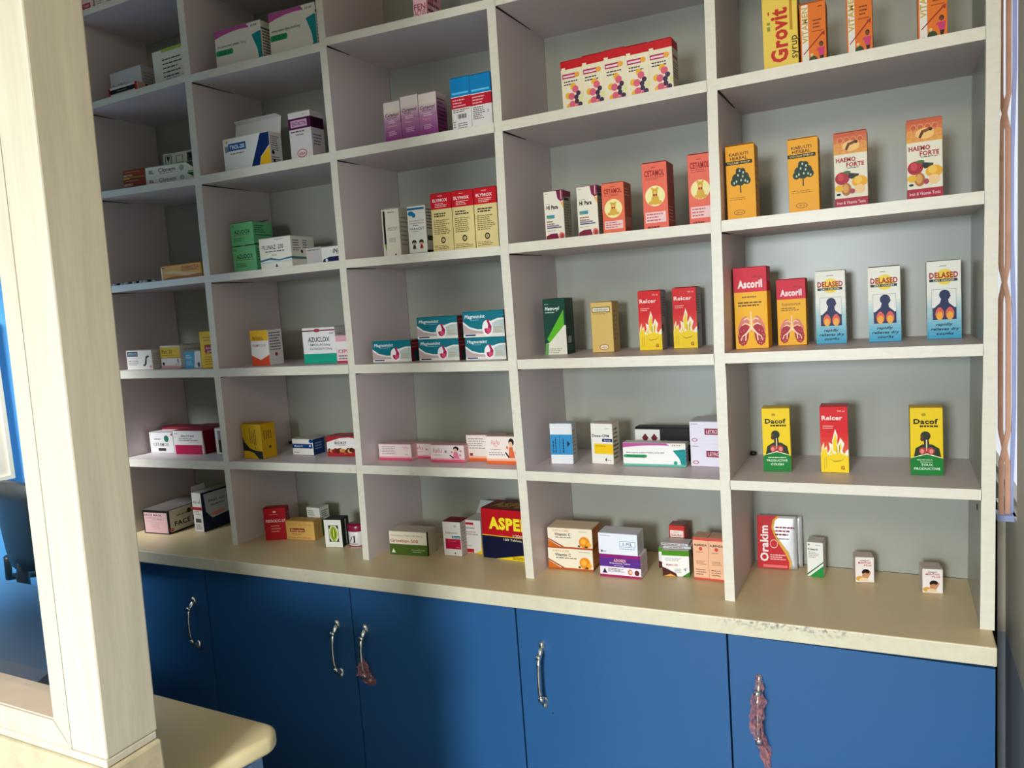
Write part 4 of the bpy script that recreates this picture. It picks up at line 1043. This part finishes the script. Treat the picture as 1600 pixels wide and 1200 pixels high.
DEL = dict(f='e9e6d8', s='8a9aa0', t='5a4a38', F=grad('3a9cc0', 'a8c8cc', 0, 0, 1, .36, 8) + grad('a8c8cc', 'e9e6d8', 0, .36, 1, .60, 6) + [E('f0d040', .52, .795, .26), T('a81c20', .5, .818, .84, .070, 'DELASED', .045), R('1c1c1c', .08, .735, .90, .770), T('e8e0c8', .5, .752, .6, .022, 'DRY COUGH', .015), L('5a5a54', .38, .925, .62, .945, 1),
    R('8a9494', .14, .245, .86, .64), R('e6e4da', .15, .25, .85, .635), R('1c2450', .16, .245, .86, .40), G('1c2450', (.16, .38), (.38, .46), (.42, .52), (.62, .52), (.64, .46), (.86, .38)), E('1c2450', .52, .565, .16, .065), G('1c2450', (.62, .60), (.70, .55), (.64, .51), (.5, .5)), *[E(c, .37 + s * .30, .32 + dy, r, r * .62) for s in (0, 1) for c, dy, r in (('e8702c', .0, .125), ('e05a50', .03, .09), ('f0a838', -.025, .09))],
    T('16343e', .5, .185, .5, .035, 'rapidly', .035, .25), T('16343e', .52, .125, .84, .035, 'relieves dry', .035, .25), T('16343e', .52, .065, .5, .035, 'coughs', .035, .25)])
for i, w_ in zip((19, 20, 21), ('nearest the red and yellow cartons', 'the middle one of three', 'nearest the end panel')):
    reg(f'c{i}', DEL, f'blue and white carton with dark head and orange lungs, {w_}', name='syrup_carton', group='blue and white cough cartons')
reg('d1', dict(f='e0dcda', s='b0a8a4', F=[E('1f6a50', .72, .70, .10), L('6a6668', .2, .62, .62, .74, 1), T('5a585c', .48, .42, .66, .16, 'CETAMOX', .01), R('3a343a', .34, .10, .66, .24), E('b83a2c', .95, .90, .035)]), 'white pack with a green dot, in front of the maroon topped packs')
reg('d2', dict(keep=1, f='e6e0dc', s='6a0c24', t='8a2a40', F=[R('b00848', .04, 0, .96, .40), T('4a4648', .5, .78, .44, .09, 'BRUSTAN', .015), L('8a8084', .2, .55, .85, .70, 2), L('6a6468', .05, .86, .2, .92, 1)], R=[G('e0d4d4', (0, 0), (.12, 0), (.05, 1), (0, 1))]), 'white and magenta pack with a maroon side')
reg('d3', dict(keep=1, f='d8b8b4', s='5a1c28', t='5a1420', F=[R('7a1c2c', 0, .9, 1, 1)]), 'maroon topped white pack lying behind the pack with the green dot')
reg('d3b', dict(keep=1, f='c09a98', s='6a4a48', t='6a2430', F=[R('5a1824', 0, .88, 1, 1)]), 'maroon topped pack lying behind the white and magenta pack')
reg('d4', dict(f='e4dfdc', s='8a8280', F=[R('26222a', .22, .06, .9, .55), R('8a8084', .22, .55, .9, .92)]), 'white pack with a black panel, cut off by the divider')
reg('d5', dict(f='d8aa14', s='c09210', t='8a6a14', F=[('g', '1c1a20', [(0, .64), (.10, .48), (.34, .30), (.64, .24), (1, .22), (1, 0), (.80, 0), (.55, .17), (.28, .22), (0, .22)]), V('6a5210', .38, .45, .55, .92, 2), V('3a2c08', .58, .40, .74, .92, 2), V('8a2a10', .60, .28, .70, .38, 1), V('9a7a10', .1, .5, .2, .9, 2)], R=[V('5a4408', .15, .55, .75, .9, 4), E('241c08', .55, .32, .08)]), 'yellow carton with a black curve, turned slightly, standing left in its cell')
reg('d6', dict(keep=1, f='e8e2d8', s='12305c', t='c8c0b4', F=[R('17407c', 0, .42, .98, .70), T('d8e0ec', .30, .56, .4, .13, 'Maxin-H', .01), E('dfe6f0', .86, .58, .04), E('17407c', .92, .88, .10, .12), L('5a5650', .08, .1, .4, .2, 1)], R=[L('7a90b0', .2, .3, .8, .8, 3)]), 'small white pack with a blue band and navy side')
def fruits():
    o = [R('a8242c', 0, 0, 1, .22), ('g', 'a8242c', [(0, 1), (0, .70), (.25, .82), (.5, .92), (.8, .95), (1, .90), (1, 1)])]
    rr = random.Random(3)
    for i in range(16):
        o.append(E(rr.choice(['3a140e', '6a1c14', 'a8642c', 'd8a860', '4a2a14', '8a1c1c', 'c88040']), .08 + .84 * i / 15, .25 + rr.uniform(-.08, .1), rr.uniform(.05, .09), rr.uniform(.08, .13)))
    return o
reg('d7', dict(keep=1, f='ece4dc', s='8a1c24', t='a8343a', F=fruits() + [T('4a1c1c', .5, .68, .42, .12, 'BIOKIT', .02), L('8a5a5a', .32, .54, .72, .6, 1)]), 'red and white pack with a row of fruits and nuts, by the divider')
def girl(c):
    return [E('1c1418', .77, .80, .08, .14), E('e8b890', .75, .72, .05, .10), G(c, (.70, .62), (.80, .62), (.86, .22), (.66, .22)), G('3a2430', (.56, .42), (.60, .44), (.70, .25), (.66, .22)), E(c, .9, .66, .03, .06), E(c, .64, .60, .03, .06), E(c, .88, .42, .03, .06)]
LUP = dict(f='f0dcd8', s='c8506a', t='b83a58', F=[R('dc5070', 0, 0, 1, .15), R('ecb0b8', 0, .15, 1, .24)])
reg('d8', dict(LUP, F=LUP['F'] + [L('9a8a90', .1, .35, .55, .9, 5, .3), T('d88a98', .84, .82, .14, .2, 'lulu', .0), L('a88a94', .8, .3, .95, .4, 1)]), 'low pink and white pack turned back to front, leftmost of the row', group='pink feminine care packs')
reg('d9', dict(LUP, F=LUP['F'] + [T('d06a80', .22, .74, .28, .26, 'lulu', .0, .2), E('b08a94', .46, .62, .03), L('c89aa4', .1, .42, .36, .5, 1)] + girl('e07a94')), 'low pink and white pack partly hidden behind the front pink one', group='pink feminine care packs')
reg('d10', dict(LUP, F=LUP['F'] + [T('d06a80', .22, .70, .28, .28, 'lulu', .0, .2), E('a8848e', .46, .62, .035), L('c89aa4', .1, .36, .4, .46, 1)] + girl('e07a94')), 'low pink and white pack with a seated girl, foremost of the pink ones', group='pink feminine care packs')
LUO = dict(f='f0dfd4', s='b8583c', t='a83a3c', F=[R('e0602c', 0, 0, 1, .11), R('ecb490', 0, .11, 1, .19)])
reg('d11', dict(LUO, F=LUO['F'] + [L('8a8088', .06, .45, .6, .9, 5, .3), R('8a3028', .08, .2, .17, .3)]), 'white and orange pack turned back to front behind the front orange one', group='orange feminine care packs')
reg('d12', dict(LUO, F=LUO['F'] + [T('d8686a', .30, .80, .26, .18, 'lulu', .0, .2), T('d8686a', .30, .66, .1, .07, 'Day', .0), L('9a7a78', .14, .5, .5, .56, 1), L('8a8084', .08, .3, .56, .44, 2)] + girl('e06a3c')), 'white and orange pack with a girl, touching the divider', group='orange feminine care packs')
reg('d13', dict(f='dfe0e2', s='a8acb0', t='5a8aa0', F=[R('2f8abf', 0, .23, 1, .73), V('123a5c', .08, .28, .3, .68, 2), V('123a5c', .52, .28, .66, .70, 1), G('14304c', (.76, .42), (.9, .50), (.76, .58)), R('14304c', .42, .26, .44, .70)]), 'white carton with a wide blue band printed sideways', name='syrup_carton')
reg('d14', dict(f='e8e4da', s='c0a878', t='a89478', F=[T('2a2c48', .45, .70, .78, .06, 'Dawa-CPM', .03), R('1c2450', .52, .55, .98, .63), T('b8c0d8', .75, .59, .3, .04, 'Syrup'), R('f0c414', .14, .25, 1, .50), L('b88a10', .2, .42, .9, .47, 1), T('2a2a2c', .66, .11, .10, .09, '4', .03), L('8a8680', .74, .08, .95, .12, 1), L('b8b2a8', .65, .86, .92, .9, 1)], R=[L('6a5434', .1, .1, .9, .9, 8)]), 'white carton with a yellow panel and navy strip', name='syrup_carton')
reg('d15', OMEP2, 'long white tablet pack with purple arc and green base, lying in front')
reg('d16', dict(keep=1, f='16120f', s='241a14', t='1c1614', F=[R('e0dcd8', 0, 0, .44, .94), G('6a1420', (.12, .68), (.18, .82), (.24, .68), (.18, .54)), G('6a1420', (.28, .68), (.34, .82), (.40, .68), (.34, .54)), E('1a1614', .26, .52, .04), T('e8e0d8', .74, .56, .48, .12, 'Clotrimazole', .01), G('c87a4c', (.55, .38), (.95, .40), (.9, .34), (.6, .30))]), 'black and white pack with two red diamonds, behind the purple arc pack')
LET = dict(f='e0dae4', s='b0a8b0', t='a8a0a4', F=[R('8a2440', .50, .42, 1, .70), T('e8c8d0', .78, .56, .44, .16, 'LETROZ', .02), E('a84a60', .16, .18, .10, .08), E('e0dae4', .16, .18, .07, .05), L('8a808a', .05, .86, .3, .93, 1)])
reg('d17', LET, 'pale lilac tablet pack at the bottom of its pile by the divider', flap=False, group='pale lilac packs')
reg('d18', LET, 'pale lilac tablet pack on top of its pile by the divider', group='pale lilac packs')
def dacof(lines_):
    return [R('0f7a2c', 0, 0, 1, .25), ('g', 'efe8c8', [(0, .25), (.5, .335), (1, .25), (1, .235), (.5, .31), (0, .235)]), E('24321c', .47, .585, .155, .068), G('5a3018', (.33, .58), (.38, .62), (.42, .52), (.36, .50), (.30, .53)), G('241c14', (.40, .54), (.56, .54), (.58, .46), (.42, .46)), ('g', '24321c', [(.10, .27), (.16, .40), (.38, .46), (.66, .46), (.88, .40), (.94, .27), (.5, .325)]), R('e8c8b0', .48, .40, .52, .53), E('b83a38', .38, .36, .12, .055), E('b83a38', .62, .36, .12, .055), E('e08a7c', .36, .355, .06, .035), E('e08a7c', .64, .355, .06, .035), R('e8c8b0', .49, .36, .51, .42),
            T('1c1c14', .48, .80, .74, .07, 'Dacof', .04), L('4a3a10', .3, .715, .88, .755, 1, .7), E('a8901c', .42, .90, .07, .022), T('2a8a3c', .5, .04, .14, .02, 'OTC', .0)] + lines_ + [('g', '0f7a2c', [(0, .25), (.5, .31), (1, .25), (1, .24), (0, .24)])]
DAC = dict(f='ecc812', s='2a4a1c', t='b89a28', R=[R('c8a810', 0, .3, .3, 1)])
reg('d19', dict(DAC, F=dacof([L('d8e8c8', .18, .21, .85, .235, 1), T('dff0d8', .5, .175, .74, .034, 'PRODUCTIVE', .02), T('dff0d8', .5, .115, .46, .034, 'COUGH', .02)])), 'yellow and green carton with a dark head and pink lungs, left of the flame carton', name='syrup_carton', group='yellow and green cough cartons')
reg('d20', REL, 'red carton with yellow flames, between the two yellow and green cartons', name='syrup_carton', group='red flame cartons')
reg('d21', dict(DAC, F=dacof([L('d8e8c8', .2, .215, .85, .24, 1), L('d8e8c8', .3, .185, .75, .205, 1), T('dff0d8', .5, .155, .36, .034, 'TOUX', .02), T('dff0d8', .5, .095, .80, .034, 'PRODUCTIVE', .02)])), 'yellow and green carton with a dark head and pink lungs, nearest the end panel', name='syrup_carton', group='yellow and green cough cartons')
reg('e1', dict(keep=1, f='1a1716', s='1a1716', t='6a6460', F=[R('d8aeb0', .05, .04, .95, .90), T('2a2426', .42, .80, .70, .075, 'FACE MASK', .015), L('a87a80', .12, .55, .85, .72, 3, .3), L('b88a8e', .3, .2, .7, .5, 4, .3)], R=[R('d6cdb8', .03, .06, 1, .98), T('2a2622', .55, .36, .84, .20, 'FACE MASK', .03), L('8a8070', .2, .62, .8, .76, 1), E('4a3a34', .48, .74, .05, .10), E('c86a6a', .06, .16, .05, .08), G('e6dfd0', (.03, .98), (1, .98), (1, .9), (.2, .86))]), 'long black and white face mask box with a pink end', name='face_mask_box', cat='box')
reg('e2', dict(keep=1, f='dedad4', s='142440', t='8a8a88', flap=False, F=[R('b01c28', 0, .56, 1, .64), T('3a3638', .5, .76, .8, .05, 'FIRST AID', .02), L('6a6668', .15, .44, .85, .54, 3), R('4a4a48', .2, .24, .8, .34), L('5a5658', .15, .06, .85, .2, 4)], R=[('g', 'b9bcc0', [(.06, .95), (1, .95), (1, .42), (.5, .34), (.2, .30), (.08, .5)]), T('20284a', .52, .74, .74, .055, 'FIRST AID DRESSING', .015), L('4a5268', .2, .60, .6, .66, 1), G('d88a7c', (.12, .40), (.4, .46), (.5, .40), (.3, .34))]), 'tall narrow white and navy dressing box with its flap open', name='dressing_box', cat='box')
reg('e3', dict(f='b01420', s='8a1018', t='8a1018', F=[T('f0d4cc', .52, .60, .86, .085, 'FERROLIC-LF', .02), L('e0908c', .25, .78, .75, .82, 1), E('e8c0b8', .5, .88, .08, .03), L('e0a08c', .3, .22, .75, .48, 3, .3)]), 'red iron tablet carton turned at an angle by the left divider')
reg('e4', dict(f='d8a858', s='b88a44', t='a8884c', F=[R('8a2c1c', .14, .42, .66, .62), T('e8c080', .40, .52, .44, .11, 'Bioplan', .02), L('a06a28', .2, .25, .7, .36, 1), L('c08a40', .05, .75, .95, .95, 2), L('c08a40', .05, .05, .95, .18, 1)]), 'low tan carton with a brown name strip beside the red carton')
reg('e5', dict(f='dcd9cc', s='b8b6a8', t='a8a69a', F=[L('7a786e', .1, .7, .7, .92, 3), G('1f6a3c', (.55, .0), (1, 0), (1, .65), (.7, .6))], R=[G('1f6a3c', (0, 0), (.5, 0), (.3, .55), (0, .62)), L('5a5a50', .2, .6, .9, .9, 4)]), 'white and green carton standing at the back behind the tan carton')
reg('e6', dict(keep=1, f='e4e0d2', s='12281c', t='1c2420', F=[R('2a3024', .25, .20, .82, .80), R('e4e0d2', .28, .22, .79, .78), E('a8b82c', .53, .5, .22, .27), E('4a6a1c', .53, .5, .12, .22), E('c8cc4c', .53, .5, .05, .20), G('2a3024', (.25, .2), (.4, .2), (.3, .35)), G('2a3024', (.25, .8), (.4, .8), (.3, .65)), G('2a3024', (.82, .2), (.67, .2), (.77, .35)), G('2a3024', (.82, .8), (.67, .8), (.77, .65))], R=[R('d8d4c4', .5, .05, .62, .95)]), 'white carton with a green leaf emblem and black side')
reg('e8', dict(f='e8dcc6', s='c8bca4', t='7a7060', F=[R('4a6420', 0, 0, 1, .46), T('8a7a64', .48, .83, .84, .07, 'Griseofulvin Tablets BP 500mg', .0), T('b02c20', .40, .61, .74, .135, 'Griseben-500', .012), G('e0e4d0', (.04, .08), (.15, .08), (.095, .26)), T('c0cca8', .76, .24, .36, .06, 'wockhardt', .0), L('c0cca8', .6, .12, .92, .18, 1)], R=[R('2a3414', 0, 0, .16, 1), R('dccfb8', .16, 0, .2, 1)]), 'cream and olive green tablet pack with red lettering, alone at the left')
reg('e9', dict(keep=1, f='e6e2da', s='c0b8b2', t='8a1428', F=[R('b8103c', .12, .20, .97, .50), T('2a5a68', .46, .68, .66, .06, 'Salbutol', .0), R('1c7a88', .5, .52, .97, .59), T('b8dce0', .74, .555, .36, .04, 'Syrup', .02), L('e8a0b0', .3, .42, .85, .45, 1), L('e8a0b0', .7, .24, .92, .27, 1), T('3a3838', .62, .08, .10, .06, '4', .03), E('c8c0b8', .7, .88, .09, .04)]), 'white carton with crimson panel and dark red top', name='syrup_carton')
reg('e10', dict(f='e2dcd6', s='c0bab4', t='9aa09e', flap=False, F=[R('c01c34', 0, .86, .55, .93), L('8a8280', .05, .72, .6, .80, 1), L('a88a8a', .05, .54, .95, .68, 2), G('e8c41c', (.55, 0), (1, 0), (1, .55), (.92, .1)), R('c01c24', 0, .02, .48, .13), L('8a8280', .1, .2, .4, .24, 1)]), 'white carton with red corner strips and an open flap, beside the crimson one', name='syrup_carton')
reg('e11', dict(keep=1, f='b4101c', s='7a0c14', t='6a0c14', F=[R('0c1030', 0, 0, 1, .455), R('d8a81c', 0, .455, 1, .475), G('e2c01c', (.25, 0), (1, .16), (1, 0)), T('f0dc28', .57, .72, 0.84, .22, 'ASPEN', .05), T('d8c8c0', .76, .50, .26, .06, '100mg', .01), T('e0d8b0', .62, .41, .36, .045, '100 Tablets', .01), L('2a2408', .6, .02, .95, .08, 2)], T=[T('9a7a1c', .52, .5, .8, .5, 'ASPEN', .06)]), 'large red and navy tablet box with bold yellow capitals, half behind the divider', name='tablet_box', cat='box')
def orange():
    return [T('d89a3c', .30, .88, .36, .085, 'DEN-CEE', .015), T('3a2a1c', .34, .70, .36, .13, 'Vitamin C', .03), L('6a5a48', .18, .5, .68, .60, 1), L('8a8478', .7, .84, .96, .9, 1), G('c86a14', (0, .0), (0, .42), (.30, .06), (.34, 0)), G('8a2c14', (0, .5), (0, .44), (.36, .03), (.36, .1)), R('b8541c', 0, 0, 1, .09), E('e88a14', .82, .36, .12, .27), E('f0b040', .80, .38, .06, .14), E('f0a428', .92, .24, .05, .12), E('4a4a1c', .70, .16, .03, .05), E('4a4a1c', .86, .14, .04, .05)]
DEN = dict(keep=1, f='ece0c8', s='d27a2a', t='dcc6a4', F=orange(), R=[L('e8b070', .1, .2, .9, .8, 4), R('8a3c10', 0, 0, 1, .1)])
reg('e12', DEN, 'white and orange vitamin pack at the bottom of its pile of two', flap=False, group='orange vitamin packs')
reg('e13', DEN, 'white and orange vitamin pack on top of its pile of two', group='orange vitamin packs')
reg('e14', dict(f='ece2e6', s='c8b0b8', t='b8b0b4', flap=False, F=[R('8a1470', 0, .85, 1, 1), R('5a2a84', 0, .45, 1, .85), R('a8185c', 0, 0, 1, .10), T('f0b4a8', .50, .74, .30, .12, 'ADOREX', .03), T('e8d8f0', .5, .62, .5, .06, 'Mebendazole Tablets', .01), L('d8c8e8', .35, .48, .65, .54, 1), G('2a2430', (.06, .16), (.18, .16), (.12, .38)), L('3a3440', .2, .22, .62, .40, 3), E('d87a50', .74, .27, .06, .12), E('f0d8c8', .75, .27, .03, .06), E('6a2420', .90, .25, .06, .12)]), 'purple and pink worm tablet pack, under a white one')
reg('e15', dict(f='e4e6ee', s='a8a8b0', t='a8a8ac', F=[R('4a9ac0', .55, .38, .95, .66), R('eef2f6', .565, .405, .935, .635), T('2a5a80', .75, .52, .26, .13, 'S-PSL', .02), L('7a90a8', .55, .26, .95, .33, 1), E('5a5a60', .08, .14, .03), L('5a5a60', .11, .1, .2, .17, 1), L('8a8a94', .05, .86, .35, .92, 1)]), 'white pack with a small blue frame, lying on the purple pack')
GREEN = dict(f='eeeae4', s='2a3a2c', t='8a8078', F=[R('4a8a14', 0, .80, 1, 1), T('b02c34', .36, .44, .42, .07, 'MEMAX-500', .02), L('7a7a74', .12, .58, .85, .72, 3, .3), ('g', '4a1414', [(0, .36), (.2, .28), (.5, .12), (.55, .0), (0, 0)]), G('e0a040', (.05, .0), (.5, .0), (.3, .1)), G('3a7a1c', (.72, 0), (1, 0), (1, .2)), L('8a8a84', .45, .14, .75, .32, 3), G('9a9a94', (.78, .3), (.9, .36), (.86, .2))])
reg('e16', dict(GREEN, flap=False), 'small white pack with green top and maroon base, the front one', group='green topped packs')
reg('e17', dict(GREEN, flap=False, f='e8e4de'), 'small white pack with green top, mostly hidden behind its twin', group='green topped packs')
reg('e20', dict(f='c8342c', s='9a2a24', t='8a5048', F=[R('f0d8cc', .08, .0, .92, .88), T('c03a30', .5, .76, .66, .045, 'RELAX', .02), L('3a3030', .2, .68, .8, .715, 1), L('b06a60', .3, .82, .7, .85, 1)]), 'small red and white carton standing behind the flat silver packs', name='syrup_carton')
PEACH = dict(f='eab48e', s='c88a68', t='8a6a58', F=[R('d0483c', 0, .94, 1, 1), R('cc5040', 0, 0, 1, .05), T('3a2a24', .5, .83, .84, .05, 'ALBENDA', .03), E('cc4a3c', .5, .74, .12), L('b06a54', .2, .64, .8, .68, 1), L('6a4a3c', .2, .36, .85, .46, 3, .3), L('5a3c30', .15, .10, .85, .27, 3, .3)])
reg('e21', PEACH, 'peach carton with red edges, the left one of the pair', name='syrup_carton', group='peach cartons')
reg('e22', PEACH, 'peach carton with red edges, touching the divider', name='syrup_carton', group='peach cartons')
PLU = dict(f='ece0d8', s='8a7a6c', t='7a5a44', F=[T('4a2a24', .48, .88, .44, .06, 'cetapol', .02), T('b8303c', .5, .78, .70, .07, 'MENTHO', .03, .15), T('b8303c', .66, .68, .42, .06, 'PLUS', .03, .15), E('201414', .56, .40, .22, .13), E('c88a60', .54, .26, .19, .12), G('c88a60', (.7, .2), (.84, .4), (.78, .44), (.64, .3)), E('d8a040', .22, .14, .2, .10), E('e8c8a0', .45, .10, .25, .08), R('e8dcc8', .0, .0, 1, .05)])
reg('e24', dict(f='e6e2da', s='b8b0a4', t='6a625a', F=[G('1c8a34', (.18, .02), (1, .34), (1, 0), (.18, 0)), G('2a6a3c', (0, .08), (1, .46), (1, .42), (0, .03)), T('2a2a28', .36, .80, .60, .055, 'Probeta-N', .03), L('7a7870', .1, .54, .75, .74, 4, .3), E('5a7a74', .12, .93, .06), L('a8a49c', .55, .9, .92, .94, 1)]), 'slim white carton with green slanted base at the back, beside the sachet', name='syrup_carton')
reg('e25', PLU, 'tiny white carton with a black haired face, in the middle of the worktop cell', group='tiny white cartons')
reg('e26', PLU, 'tiny white carton with a black haired face, nearest the end panel', group='tiny white cartons')

made = {}
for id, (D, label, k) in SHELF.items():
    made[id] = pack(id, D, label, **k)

# open lids, as parts of their packs
def lid(par, pts, col, name='open_flap', th=.0006):
    b = MB()
    p = [Vector(q) for q in pts]
    n = (p[1] - p[0]).cross(p[2] - p[0]).normalized() * th
    b.hexa([*p, *[q + n for q in p]], paper(col))
    return b.build(name, par)
x, y, z, w, d, h, *_ = P['a6']
lid(made['a6'], [(-w / 2, d / 2, h), (w / 2, d / 2, h), (w / 2 - .004, d / 2 + .012, h + .052), (-w / 2 - .002, d / 2 + .012, h + .052)], 'cfcac2')
lid(made['a6'], [(-w / 2, d / 2 + .012, h + .052), (w / 2, d / 2 + .012, h + .052), (w / 2 - .01, d / 2 - .006, h + .058), (-w / 2 + .008, d / 2 - .006, h + .058)], 'd8d3cb', 'tuck_edge')
x, y, z, w, d, h, *_ = P['e2']
lid(made['e2'], [(-w / 2, -d / 2, h), (-w / 2, -d / 2 + .06, h), (-w / 2 - .002, -d / 2 + .058, h + .02), (-w / 2 - .002, -d / 2 + .004, h + .02)], 'c8c4bc')
lid(made['e2'], [(-w / 2, -d / 2, h + .0004), (w / 2, -d / 2, h + .0004), (w / 2, d / 2, h + .0010), (-w / 2, d / 2, h + .0010)], '9a9a98', 'top_flap')
x, y, z, w, d, h, *_ = P['e10']
lid(made['e10'], [(-w / 2, d / 2, h), (w / 2, d / 2, h), (w / 2, d / 2 + .03, h + .030), (-w / 2, d / 2 + .03, h + .030)], 'b8bcba')
x, y, z, w, d, h, *_ = P['b4']
lid(made['b4'], [(-w / 2 + .01, d / 2 - .03, h + .0012), (w / 2 - .006, d / 2 - .03, h + .0012), (w / 2 - .006, d / 2, h + .010), (-w / 2 + .01, d / 2, h + .010)], '16301f')

# flat silver packs lying on the green topped ones
zt = P['e16'][2] + P['e16'][5]
xe, ye = P['e16'][0], P['e16'][1]
for k, (dx_, dy_, rz, lab) in enumerate([(.002, .012, 6, 'flat silver pack lying directly on the green topped packs'), (-.003, .015, 2, 'flat silver pack lying uppermost above the green topped packs')]):
    b = MB()
    b.bbox(-.034, .034, -.021, .021, 0, .0062, M['silver'], .0008, 1)
    draw(b, [L('7a3a44', .05, .2, .95, .8, 1)], (-.034, -.021, 0), (1, 0, 0), (0, 0, 1), (0, -1, 0), .068, .0062, 'fl%d' % k)
    o = b.build('flat_medicine_pack')
    o.location = (xe + dx_, ye + dy_, zt + .0004 + k * .0065)
    o.rotation_euler = (0, 0, math.radians(rz))
    tag(o, lab, 'pack', 'flat silver packs')

# sachets leaning on the back panel
def sachet(loc, rz, tilt, w, h, label, printed):
    b = MB()
    nx, nz = 10, 14
    vs, fs = [], []
    for s_ in (0, 1):
        for j in range(nz + 1):
            for i in range(nx + 1):
                u, v = i / nx, j / nz
                bulge = .0045 * (math.sin(math.pi * u) * math.sin(math.pi * min(1, max(0, (v - .06) / .88)))) ** .5 if .06 < v < .94 and 0 < u < 1 else 0
                vs.append(((u - .5) * w, (bulge + .0003) * (1 if s_ else -1) + .0006 * math.sin(9 * u + 5 * v), v * h))
    N = (nx + 1) * (nz + 1)
    for s_ in (0, 1):
        for j in range(nz):
            for i in range(nx):
                a = s_ * N + j * (nx + 1) + i
                q = (a, a + 1, a + nx + 2, a + nx + 1)
                fs.append(q if not s_ else q[::-1])
    rim = [i for i in range(nx + 1)] + [j * (nx + 1) + nx for j in range(1, nz + 1)] + [nz * (nx + 1) + i for i in range(nx - 1, -1, -1)] + [j * (nx + 1) for j in range(nz - 1, 0, -1)]
    for q in range(len(rim)):
        a, c = rim[q], rim[(q + 1) % len(rim)]
        fs.append((c, a, a + N, c + N))
    b.add(vs, fs, M['silver'], True)
    if printed:
        wave = [(0, 0), (0, 1), (.52, 1), (.40, .92), (.36, .78), (.42, .64), (.54, .48), (.70, .30), (.80, .14), (.80, 0)]
        gold = [(.52, 1), (.60, 1), (.46, .91), (.42, .78), (.48, .64), (.60, .50), (.78, .32), (.86, .12), (.82, 0), (.74, 0), (.74, .14), (.64, .30), (.48, .48), (.37, .64), (.32, .78), (.36, .92)]
        els = [('g', 'd8a030', gold), ('g', 'c0141c', wave), T('f4e8e4', .17, .47, .20, .68, 'Orakim', .03, 0, 1), L('8a3040', .46, .62, .95, .82, 3, .5), L('9a8890', .5, .54, .85, .60, 1), E('e8b8a8', .42, .47, .10, .085), E('c0141c', .42, .47, .085, .07), L('f0c8c0', .32, .16, .72, .28, 3), R('e06a60', .14, .02, .75, .07)]
        bb = MB()
        draw(bb, els, (-w / 2, 0, 0), (1, 0, 0), (0, 0, 1), (0, -1, 0), w, h, 'sac')
        # subdivide onto the bulged front: shift every print vertex to the pouch surface
        nv = []
        for x_, y_, z_ in bb.v:
            u, v = x_ / w + .5, z_ / h
            nv.append((x_, y_ - .0055, z_))
        b.add(nv, bb.f, paper('ffffff'))
        base = len(b.mi) - len(bb.f)
        for q, k in enumerate(bb.mi):
            b.mi[base + q] = b.slot(bb.ms[k])
    o = b.build('sachet')
    o.location = loc
    o.rotation_euler = (math.radians(tilt), 0, math.radians(rz))
    tag(o, label, 'sachet', 'rehydration sachets')
    return o
x, y, z, w, d, h, yaw, _ = P['e23']
sachet((x + .006, y - .012, ZE + .001), yaw, -7, w, h, 'red, gold and silver sachet standing foremost against the back panel', True)
sachet((x + .016, y + .011, ZE + .001), yaw - 3, -6, w, h - .004, 'silver sachet edge showing behind the red and gold one', False)

# jar with a maroon lid
jar = empty('cream_jar', (-1.128, .105, ZE + .0003))
tag(jar, 'white jar with a crimson lid and black letters, half behind the divider', 'jar')
b = MB(); b.lathe([(.026, 0), (.0285, .003), (.0285, .046), (.0265, .050)], mat('white_plastic', 'e4dcd8', .3)); body = b.build('jar_body', jar)
b = MB(); b.lathe([(.0296, .050), (.0302, .052), (.0302, .066), (.0285, .0685), (.0, .0688)][:4], mat('crimson_plastic', '8a1238', .3)); b.build('lid', jar)
def wrap(b, els, r, z0, h, a0, a1):
    t = MB()
    draw(t, els, (0, 0, 0), (1, 0, 0), (0, 0, 1), (0, -1, 0), 1, 1, 'jar')
    nv = []
    for x_, y_, z_ in t.v:
        a = a0 + (a1 - a0) * x_
        rr = r + .0001 - y_ * .4
        nv.append((rr * math.cos(a), rr * math.sin(a), z0 + z_ * h))
    o = len(b.mi)
    b.add(nv, t.f, paper('ffffff'))
    for q, k in enumerate(t.mi):
        b.mi[o + q] = b.slot(t.ms[k])
b = MB()
wrap(b, [T('241c20', .36, .55, .40, .45, 'ZI', .04), L('7a6a6e', .15, .15, .7, .28, 1)] + [R('8a1238', i / 12, .0, (i + 1) / 12, .09) for i in range(12)], .0286, .003, .044, math.radians(-140), math.radians(-20))
b.build('label_print', body)

# two blister strips lying flat at the shelf edge
xa, za, _, xb, zb, _ = SEG['B1']
for k, (bx, by, rz, lab) in enumerate([(-1.925, .0205, 2, 'silver blister strip lying flat, the left one on the shelf edge'), (-1.832, .0205, -2, 'silver blister strip lying flat, right beside the left one')]):
    b = MB()
    b.bbox(-.046, .046, -.019, .019, 0, .0012, M['silver'], .0004, 1)
    for i in range(5):
        for j in (-1, 1):
            cx_, cy_ = -.036 + i * .018, j * .009
            b.lathe([(.0066, .0011), (.0062, .0062), (.0040, .0084)], M['silver'] if (i + j) % 3 else M['black'], 12, (cx_, cy_))
    o = b.build('blister_strip')
    zc = za + (zb - za) * (bx - xa) / (xb - xa)
    o.location = (bx, by, zc + .0004 + .0002 * k)
    o.rotation_euler = (0, -math.atan2(zb - za, xb - xa), math.radians(rz))
    tag(o, lab, 'blister strip', 'blister strips')
